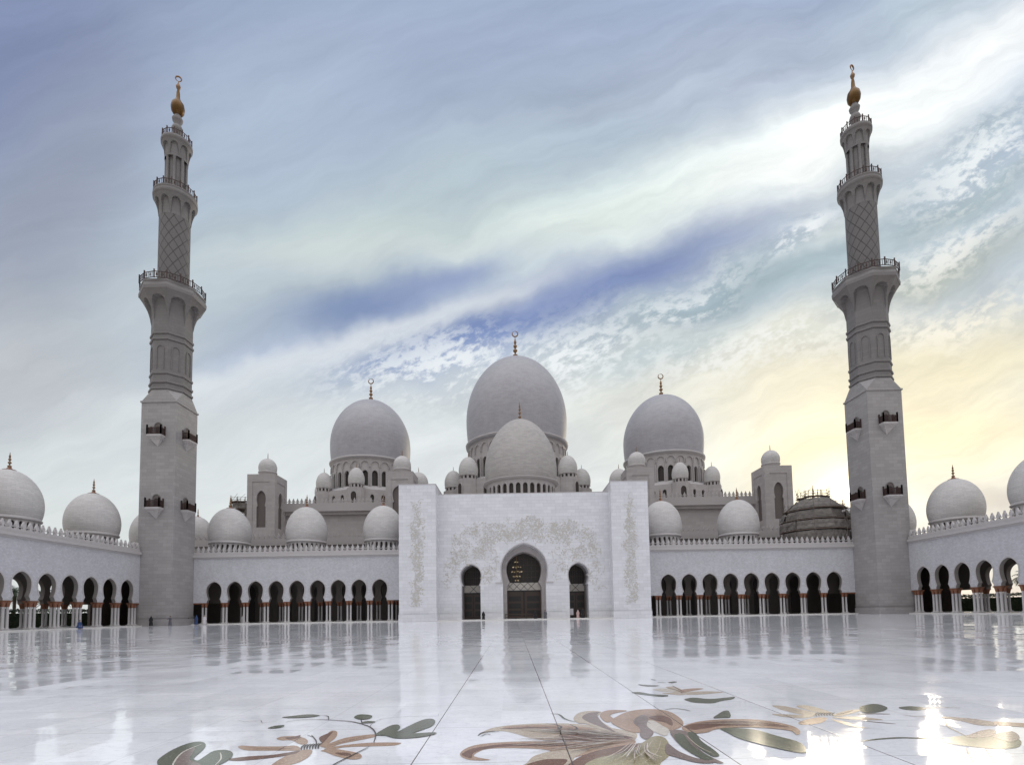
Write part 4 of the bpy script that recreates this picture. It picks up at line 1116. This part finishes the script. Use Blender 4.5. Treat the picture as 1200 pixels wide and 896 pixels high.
# 2 great central blossom
inlay('flower_inlay', 'large brown and olive blossom inlay in the middle foreground', [
 ('petals', [
  ('p', [(562, 860), (575, 853), (600, 849), (640, 847), (680, 848), (720, 853), (745, 858), (740, 868), (700, 868), (660, 866), (630, 866), (600, 858), (585, 856), (570, 858)], 'inlay_beige'),
  ('p', [(590, 851), (630, 849), (670, 850), (700, 854), (670, 855), (625, 854), (600, 853)], 'inlay_tan'),
  ('p', [(585, 853.5), (620, 851), (650, 851.5), (620, 853.5)], 'inlay_brown'),
  ('p', [(655, 861), (680, 859), (710, 862), (740, 863), (735, 869), (700, 869), (670, 865)], 'inlay_brown'),
  ('p', [(539, 884), (545, 877), (560, 872), (590, 869), (630, 868), (680, 869), (730, 866), (745, 868), (735, 876), (700, 880), (668, 888), (650, 884), (640, 878), (600, 876), (572, 877), (560, 881), (556, 886), (575, 890), (550, 890)], 'inlay_tan'),
  ('p', [(541, 884), (550, 878), (568, 874), (600, 871), (640, 871), (690, 873), (640, 874), (600, 874), (570, 877), (555, 882), (552, 888)], 'inlay_brown'),
  ('p', [(618, 893), (625, 886), (640, 881), (660, 878), (690, 877), (675, 886), (668, 894), (650, 900), (622, 903), (612, 898)], 'inlay_beige'),
  ('p', [(615, 897), (635, 890), (650, 889), (665, 890), (655, 899), (625, 905)], 'inlay_brown'),
  ('p', [(660, 905), (668, 894), (685, 884), (710, 877), (745, 871), (760, 871), (745, 880), (715, 888), (695, 896), (682, 905)], 'inlay_brown'),
  ('p', [(700, 888), (720, 884), (735, 880), (750, 872), (762, 864), (772, 862), (780, 865), (785, 874), (785, 884), (775, 893), (762, 905), (690, 905), (685, 896)], 'inlay_olive'),
  ('p', [(672, 842), (678, 835), (692, 832.5), (705, 834), (700, 841), (716, 852), (730, 860), (705, 855), (688, 848), (678, 847)], 'inlay_beige'),
  ('p', [(682, 840), (690, 835), (703, 834), (700, 838), (708, 848), (722, 858), (700, 850), (688, 845)], 'inlay_mauve'),
  ('p', [(703, 838), (708, 833), (720, 831.5), (735, 832.5), (722, 835), (715, 838), (720, 843), (712, 846), (706, 843)], 'inlay_tan'),
  ('p', [(716, 846), (725, 838), (740, 832.5), (762, 830.5), (783, 833), (797, 841), (801, 848), (795, 853), (782, 856), (768, 851), (752, 858), (735, 856)], 'inlay_tan'),
  ('p', [(760, 840), (775, 838), (786, 842), (788, 850), (778, 846), (768, 844)], 'inlay_brown'),
  ('p', [(754, 846), (765, 844), (776, 850), (784, 855), (780, 862), (768, 858), (758, 852)], 'inlay_cream'),
  ('p', [(742, 846), (748, 839), (756, 838), (760, 842), (758, 850), (766, 858), (758, 866), (750, 862), (750, 854)], 'inlay_mauve'),
  ('p', [(799, 852), (815, 846), (840, 843), (880, 842.5), (910, 846), (930, 851), (938, 857), (934, 861), (926, 856), (900, 853), (870, 852), (840, 854), (828, 858), (808, 859)], 'inlay_tan'),
  ('p', [(803, 851), (822, 846.5), (860, 844.5), (900, 847), (925, 852), (885, 850), (850, 850), (830, 853), (812, 855)], 'inlay_brown'),
  ('p', [(785, 858), (795, 855), (808, 859), (812, 870), (825, 882), (840, 890), (848, 894), (836, 893), (815, 885), (798, 874)], 'inlay_mauve')]),
 ('leaf', [
  ('p', [(806, 858), (815, 859), (822, 868), (836, 878), (843, 885), (835, 886), (820, 877), (810, 868)], 'inlay_green'),
  ('p', [(790, 861), (800, 860), (808, 870), (820, 880), (836, 889), (825, 890), (806, 880), (795, 871)], 'inlay_green'),
  ('p', [(782, 871), (795, 880), (815, 888), (838, 893), (820, 894), (795, 888), (780, 882)], 'inlay_mauve'),
  ('p', [(836, 841), (841, 837), (848, 833), (854, 833), (856, 840), (845, 841)], 'inlay_green'),
  ('p', [(844, 853.5), (860, 853), (885, 855), (910, 862), (935, 869), (944, 876), (943, 882), (925, 880), (895, 873), (866, 865), (852, 858)], 'inlay_green'),
  ('s', [(850, 855), (880, 860), (915, 870), (940, 879)], .010, 'inlay_dark'),
  ('s', [(779, 831.5), (790, 830), (800, 831), (809, 833)], .014, 'inlay_green'),
  ('s', [(645, 836), (655, 837), (662, 842), (674, 846)], .014, 'inlay_green'),
  ('s', [(560, 862), (566, 858), (578, 857), (585, 857)], .012, 'inlay_dark'), ('s', [(563, 863), (570, 860), (575, 861)], .009, 'inlay_dark')]),
 ('stamen', [('s', [(645 + 3 * i, 851 + i * .9), (680 + 2 * i, 854 + i * 1.2), (735 - i, 862 + i * .6)], .0045, 'inlay_dark' if i % 2 else 'inlay_brown') for i in range(9)] +
  STROKES +
  [('s', [(640, 851), (650, 852), (658, 855), (652, 858), (642, 857)], .016, 'inlay_dark'), ('s', [(668, 852), (676, 856), (672, 859), (665, 857)], .014, 'inlay_dark'),
   ('s', [(755, 872), (740, 884), (720, 895)], .004, 'inlay_beige'), ('s', [(765, 870), (755, 885), (735, 898)], .004, 'inlay_beige'), ('s', [(775, 870), (770, 885), (755, 898)], .004, 'inlay_beige'),
   ('s', [(570, 875), (620, 872.5), (680, 875)], .004, 'inlay_cream'), ('s', [(650, 858), (690, 862), (730, 866)], .006, 'inlay_cream'), ('s', [(660, 864), (700, 871), (735, 871)], .005, 'inlay_cream'),
   ('s', [(690, 882), (715, 878), (745, 873)], .006, 'inlay_beige'), ('s', [(820, 849), (860, 847.5), (905, 850)], .005, 'inlay_beige'),
   ('s', [(720, 845), (740, 846), (750, 844), (760, 846)], .008, 'inlay_dark'), ('s', [(805, 866), (818, 878), (835, 887)], .006, 'inlay_beige')])])

# 3 small far blossom
inlay('flower_inlay', 'small pale blossom inlay with long dark green leaves', [
 ('petals', [('p', [(780, 805), (790, 804), (800, 808), (806, 811), (800, 814), (785, 813), (776, 812), (790, 810)], 'inlay_beige'),
  ('p', [(797, 808), (812, 806), (825, 806.5), (812, 809), (800, 811)], 'inlay_tan'), ('p', [(803, 811), (825, 809.5), (848, 810.5), (825, 813), (806, 813.5)], 'inlay_beige'),
  ('p', [(765, 807.5), (778, 806), (792, 809), (780, 810.5)], 'inlay_cream')]),
 ('leaf', [('p', [(740, 811), (750, 810.5), (765, 813), (783, 814), (776, 816), (760, 814.5), (748, 813)], 'inlay_green'),
  ('p', [(802, 819), (812, 817), (832, 818.5), (850, 817), (861, 816), (858, 819), (845, 821), (835, 823.5), (815, 823), (806, 821)], 'inlay_green'),
  ('p', [(748, 801.5), (758, 802), (773, 803), (762, 804), (752, 803)], 'inlay_green'), ('p', [(783, 799), (791, 798), (793, 799), (787, 800)], 'inlay_green'),
  ('s', [(763, 795.5), (768, 796.5)], .03, 'inlay_green'), ('s', [(770, 799.3), (780, 799.6)], .02, 'inlay_green'), ('s', [(774, 815.5), (783, 815.5)], .02, 'inlay_dark')]),
 ('stamen', [('s', [(788, 803), (795, 807), (803, 811)], .012, 'inlay_brown'), ('s', [(783, 806), (795, 809), (800, 812)], .012, 'inlay_brown')])])

# 4 right pale lily
inlay('flower_inlay', 'pale tan lily inlay with dark ribbed centre under the bright reflection', [
 ('petals', [('p', [(905, 826), (920, 827), (940, 831), (957, 835), (950, 838), (930, 835), (912, 830)], 'inlay_beige'),
  ('p', [(933, 827), (945, 826), (962, 830), (975, 835), (962, 835), (945, 831)], 'inlay_beige'),
  ('p', [(905, 836), (930, 837), (955, 838), (940, 841), (915, 839)], 'inlay_beige'),
  ('p', [(936, 846), (945, 842.5), (960, 840), (969, 841), (964, 846), (950, 848.5), (938, 848.5)], 'inlay_tan'),
  ('p', [(975, 838), (985, 834), (1000, 831), (1010, 831.5), (1000, 835), (985, 838.5)], 'inlay_beige'),
  ('p', [(975, 840), (995, 839), (1015, 840), (1035, 843), (1010, 843), (990, 842)], 'inlay_beige'),
  ('p', [(973, 842), (990, 845), (1010, 851), (1020, 853), (1000, 851), (985, 847)], 'inlay_beige')]),
 ('stamen', [('s', [(957 + 3.2 * i, 839 - i * .1), (956 + 3.2 * i, 836.5), (959 + 3.2 * i, 834.5)], .011, 'inlay_dark') for i in range(7)] + [('s', [(979, 838), (990, 835), (1000, 832)], .008, 'inlay_brown')]),
 ('leaf', [('p', [(1007, 829), (1012, 826.5), (1022, 824.5), (1032, 825.5), (1040, 829), (1036, 832.5), (1022, 835), (1010, 834)], 'inlay_green'),
  ('s', [(1005, 836.5), (1025, 836), (1043, 836.5)], .022, 'inlay_mauve'), ('s', [(1009, 844), (1028, 846), (1050, 848)], .018, 'inlay_mauve')])])

# 5 far right leaves and bud
inlay('flower_inlay', 'brown bud and long green leaf inlay reaching the right edge', [
 ('leaf', [('s', [(1010, 868), (1030, 865.5), (1055, 864), (1080, 864.5), (1105, 864), (1140, 865)], .034, 'inlay_green'),
  ('p', [(1053, 828.5), (1065, 827), (1080, 828), (1085, 830), (1075, 832), (1060, 831)], 'inlay_green'),
  ('s', [(1075, 829.5), (1100, 828.5), (1125, 829)], .014, 'inlay_mauve'),
  ('p', [(1105, 869), (1110, 864), (1135, 861), (1165, 862), (1192, 865), (1197, 871), (1190, 876), (1165, 877), (1135, 874)], 'inlay_green')]),
 ('petals', [('p', [(1095, 839), (1120, 840), (1150, 843), (1170, 847), (1165, 850), (1145, 849), (1125, 844)], 'inlay_mauve'),
  ('p', [(1165, 845), (1185, 846), (1210, 848), (1210, 852), (1180, 850), (1168, 849)], 'inlay_tan'),
  ('p', [(1132, 863), (1145, 857), (1160, 854), (1168, 857), (1162, 862), (1150, 864)], 'inlay_mauve'), ('p', [(1163, 862), (1175, 857), (1188, 857), (1195, 864), (1185, 869), (1172, 866)], 'inlay_mauve'),
  ('s', [(1058, 837.5), (1080, 839.5), (1100, 839)], .012, 'inlay_tan')]),
 ('vine', [('s', [(1108, 843), (1110, 850), (1120, 856), (1132, 862)], .012, 'inlay_dark'), ('s', [(1132, 876), (1138, 888), (1144, 900)], .006, 'inlay_mauve'), ('s', [(1155, 877), (1162, 888), (1170, 900)], .006, 'inlay_mauve')])])

# ------------------------------------------------------------------ sun and sky
SUN_AZ = math.atan2(400, 610)         # to the right of straight ahead (+Y)
SUN_EL = radians(10.2)
sd = bpy.data.lights.new('Sun', 'SUN'); sd.energy = .5; sd.angle = radians(19); sd.color = (1, .86, .66)
so = bpy.data.objects.new('Sun', sd); COL.objects.link(so)
sdir = Vector((sin(SUN_AZ) * cos(SUN_EL), cos(SUN_AZ) * cos(SUN_EL), sin(SUN_EL)))
so.rotation_euler = sdir.to_track_quat('Z', 'Y').to_euler(); so.location = (80, 120, 60)

world = bpy.data.worlds.new('World'); sc.world = world; world.use_nodes = True
t = NT(world.node_tree)
for n in list(t.n): t.n.remove(n)
out = t.new('ShaderNodeOutputWorld')
sky = t.new('ShaderNodeTexSky', sky_type='NISHITA'); sky.sun_disc = False; sky.sun_elevation = SUN_EL; sky.sun_rotation = SUN_AZ
sky.air_density = 1.0; sky.dust_density = .6
bg1 = t.new('ShaderNodeBackground'); t.put(bg1.inputs[0], t.v('SCALE', sky.outputs[0], .12)); bg1.inputs[1].default_value = .05
tc = t.new('ShaderNodeTexCoord'); D = tc.outputs['Generated']
dx, dy, dz = t.sep(D)
yy = t.m('MAXIMUM', dy, .12)
U = t.m('DIVIDE', dx, yy); V = t.m('DIVIDE', dz, yy)
UV0 = t.xyz(U, V, 0)
# gentle warp
w1 = t.noise(UV0, 2.2, 5, .55, out=1); w2 = t.noise(t.v('ADD', UV0, (5, 3, 0)), 7., 4, .6, out=1)
UVw = t.v('ADD', t.v('ADD', UV0, t.v('SCALE', t.v('SUBTRACT', w1, (.5, .5, .5)), .24)), t.v('SCALE', t.v('SUBTRACT', w2, (.5, .5, .5)), .03))
def SK(px, py):
    d = CR @ Vector(((px - 600) / F_, -(py - 448 - SHP) / F_, -1.)); return d.x / d.y, d.z / d.y
def aniso(ang, sx, sy, seed, vec=UV0):
    c, s = cos(ang), sin(ang)
    a = t.v('DOT_PRODUCT', vec, (c / sx, s / sx, 0), out=1); b = t.v('DOT_PRODUCT', vec, (-s / sy, c / sy, 0), out=1)
    return t.xyz(a, b, seed)
streak = t.noise(aniso(radians(21), .60, .10, 1., UVw), 1., 6, .62)      # long cirrus fibres
fine = t.noise(aniso(radians(24), .22, .045, 4., UVw), 1., 5, .6)
UVp = t.v('ADD', UV0, t.v('SCALE', t.v('SUBTRACT', w2, (.5, .5, .5)), .035))
puff = t.noise(aniso(radians(26), .026, .0145, 9., UVp), 1., 4, .62)
puffL = t.noise(aniso(radians(28), .15, .055, 2., UVw), 1., 4, .6)
col = None
def gauss(px, py, ang, sx, sy, vec=UVw):
    cx, cy = SK(px, py); c, s = cos(ang), sin(ang); sx /= 610.; sy /= 610.
    q = t.v('SUBTRACT', vec, (cx, cy, 0))
    a = t.v('DOT_PRODUCT', q, (c / sx, s / sx, 0), out=1); b = t.v('DOT_PRODUCT', q, (-s / sy, c / sy, 0), out=1)
    r = t.m('ADD', t.m('MULTIPLY', a, a), t.m('MULTIPLY', b, b))
    return t.m('EXPONENT', t.m('MULTIPLY', r, -1.))
# vertical base gradient
gr = t.new('ShaderNodeValToRGB'); t.put(gr.inputs[0], t.m('DIVIDE', V, 1.3))
cr_ = gr.color_ramp
stops = [(0, (208, 212, 212)), (.18, (214, 220, 220)), (.38, (190, 200, 208)), (.62, (176, 190, 202)), (.85, (160, 174, 198)), (1, (152, 167, 194))]
cr_.elements[0].position = 0; cr_.elements[0].color = lin(stops[0][1]); cr_.elements[1].position = 1; cr_.elements[1].color = lin(stops[-1][1])
for p_, c_ in stops[1:-1]:
    e = cr_.elements.new(p_); e.color = lin(c_)
col = gr.outputs[0]
BL = [ # px, py, angle deg (up to the right), sigma along, sigma across, colour, strength
 (0, 60, 60, 300, 190, (122, 134, 168), .9), (60, 270, 70, 220, 110, (142, 148, 166), .75), (30, 440, 0, 150, 80, (184, 187, 191), .7),
 (330, 150, 50, 180, 120, (170, 185, 203), .6), (480, 250, 20, 260, 60, (190, 206, 204), .65),
 (560, 50, 30, 240, 90, (160, 174, 198), .75), (840, 80, 18, 240, 70, (166, 177, 196), .85), (650, 180, 20, 200, 50, (172, 188, 202), .6),
 (370, 300, 10, 170, 42, (208, 216, 212), .6),
 (740, 240, 19, 260, 46, (234, 246, 240), .9), (960, 165, 26, 240, 62, (248, 252, 249), 1.0), (1160, 50, 30, 170, 50, (252, 255, 255), .9), (560, 290, 12, 220, 28, (218, 228, 222), .75),
 (1100, 0, 20, 120, 40, (196, 212, 220), .7),
 (430, 362, 13, 150, 46, (122, 140, 176), 1.), (530, 322, 20, 90, 22, (136, 150, 186), .85), (330, 425, 8, 110, 20, (140, 158, 196), .6), (300, 330, 10, 90, 24, (176, 188, 200), .5),
 (730, 318, 22, 200, 36, (118, 133, 174), 1.), (590, 380, 24, 140, 34, (112, 132, 180), 1.), (640, 350, 25, 80, 26, (128, 144, 186), .8), (480, 430, 14, 90, 22, (118, 140, 188), .6),
 (420, 405, 18, 200, 18, (208, 214, 222), .95), (570, 352, 23, 120, 13, (206, 213, 222), .85), (250, 452, 10, 130, 20, (214, 220, 224), .7),
 (850, 340, 20, 150, 32, (146, 166, 176), .9), (960, 300, 28, 120, 18, (150, 168, 178), .8), (1130, 240, 22, 150, 26, (168, 184, 190), .9), (1000, 250, 30, 90, 14, (228, 236, 232), .6),
 (1100, 320, 16, 150, 26, (170, 178, 172), .9), (1160, 150, 30, 80, 26, (178, 194, 204), .8), (880, 400, 8, 130, 26, (228, 228, 212), .6),
 (860, 460, 6, 180, 40, (224, 220, 200), .8), (760, 500, 0, 160, 60, (224, 226, 220), .7), (780, 420, 20, 90, 20, (174, 190, 198), .7),
 (1130, 420, 6, 190, 50, (234, 226, 196), .9), (1120, 500, 0, 190, 60, (242, 230, 194), .85), (990, 540, 0, 130, 60, (254, 242, 206), .85), (1160, 585, 0, 90, 20, (188, 184, 180), .9),
 (510, 545, 0, 200, 60, (216, 221, 222), .8), (250, 540, 0, 200, 60, (212, 218, 221), .8),
]
for (px, py, an, sx, sy, c, k) in BL:
    g_ = gauss(px, py, radians(an), sx, sy)
    g_ = t.m('MULTIPLY', g_, k, clamp=True)
    col = t.mix(g_, col, lin(c))
# fibres: lighten and darken along the streak direction
rough_side = t.ramp(t.m('SUBTRACT', U, t.m('MULTIPLY', V, .5)), -.75, .35, .42, 1.)
f_ = t.m('MULTIPLY_ADD', t.m('SUBTRACT', streak, .5), t.m('MULTIPLY', rough_side, 1.0), 1.07); f2_ = t.m('MULTIPLY_ADD', t.m('SUBTRACT', fine, .5), t.m('MULTIPLY', rough_side, .35), f_)
col = t.mix(1., col, t.xyz(f2_, t.m('MULTIPLY_ADD', f2_, .95, .05), t.m('MULTIPLY_ADD', f2_, .85, .15)), 'MULTIPLY')
# rippled altocumulus in the places where the photograph has it
def mask(items):
    r = None
    for (px, py, an, sx, sy, k) in items:
        g_ = t.m('MULTIPLY', gauss(px, py, radians(an), sx, sy), k); r = g_ if r is None else t.m('MAXIMUM', r, g_)
    return r
mk = mask([(520, 440, 8, 130, 44, 1.), (670, 430, 22, 110, 48, 1.1), (790, 360, 32, 80, 26, .8), (930, 270, 35, 60, 14, 1.2), (1150, 180, 30, 90, 45, 1.1), (1130, 290, 24, 110, 26, .9),
           (880, 420, 8, 150, 34, .85), (1110, 380, 12, 130, 24, .9), (1010, 375, 8, 100, 22, .5), (430, 440, 12, 60, 18, .6)])
pf = t.m('MULTIPLY', t.ramp(t.m('ADD', t.m('MULTIPLY', puff, .52), t.m('MULTIPLY', puffL, .56)), .475, .615), mk, clamp=True)
warm = t.ramp(t.m('ADD', t.m('MULTIPLY', U, .5), t.m('MULTIPLY', V, -1.)), -.45, .15)
puffc = t.mix(warm, (.88, .92, .93, 1), (1.0, .90, .68, 1))
col = t.mix(t.m('MULTIPLY', pf, .85), col, puffc)
# glow of the veiled sun
cs = t.v('DOT_PRODUCT', D, tuple(sdir), out=1)
glow = t.m('POWER', t.m('MAXIMUM', cs, 0.), 60.); glow2 = t.m('POWER', t.m('MAXIMUM', cs, 0.), 900.); glow3 = t.m('POWER', t.m('MAXIMUM', cs, 0.), 12000.)
gc = t.v('SCALE', (1.0, .78, .42), t.m('MULTIPLY', glow, .24)); gc2 = t.v('SCALE', (1.0, .85, .55), t.m('MULTIPLY', glow2, .8)); gc3 = t.v('SCALE', (1., .9, .7), t.m('MULTIPLY', glow3, 3.))
# the half of the sky behind the viewer: unseen, brightness made up to light floor and facades
nb_ = t.noise(D, 2.5, 5, .6)
back = t.mix(t.ramp(nb_, .35, .65), (.50, .50, .53, 1), (.64, .635, .655, 1))
back = t.mix(t.ramp(dz, .45, .9), back, (1.85, 1.87, 1.95, 1))
fm = t.ramp(dy, .12, .42)
col = t.mix(fm, back, col)
low = t.ramp(dz, -.05, .0)
col = t.mix(low, (.45, .43, .4, 1), col)
colv = t.v('ADD', t.v('ADD', col, gc), t.v('ADD', gc2, gc3))
bg2 = t.new('ShaderNodeBackground'); t.put(bg2.inputs[0], colv); bg2.inputs[1].default_value = 1.0
ad = t.new('ShaderNodeAddShader'); t.l.new(bg1.outputs[0], ad.inputs[0]); t.l.new(bg2.outputs[0], ad.inputs[1]); t.l.new(ad.outputs[0], out.inputs[0])
world.cycles.sampling_method = 'MANUAL'; world.cycles.sample_map_resolution = 512

# ------------------------------------------------------------------ camera
cd = bpy.data.cameras.new('Camera'); cam = bpy.data.objects.new('Camera', cd); COL.objects.link(cam); sc.camera = cam
cd.sensor_fit = 'HORIZONTAL'; cd.sensor_width = 36; cd.lens = 36 * F_ / 1200; cd.shift_y = SHP / 1200
cd.clip_end = 10000; cd.clip_start = .1
cam.matrix_world = T((0, 0, CH)) @ CR.to_4x4()
vs_ = sc.view_settings; vs_.view_transform = 'Standard'; vs_.look = 'None'; vs_.exposure = 0; vs_.gamma = 1; vs_.use_curve_mapping = False
sc.cycles.use_denoising = True; sc.cycles.max_bounces = 6; sc.cycles.sample_clamp_indirect = 6
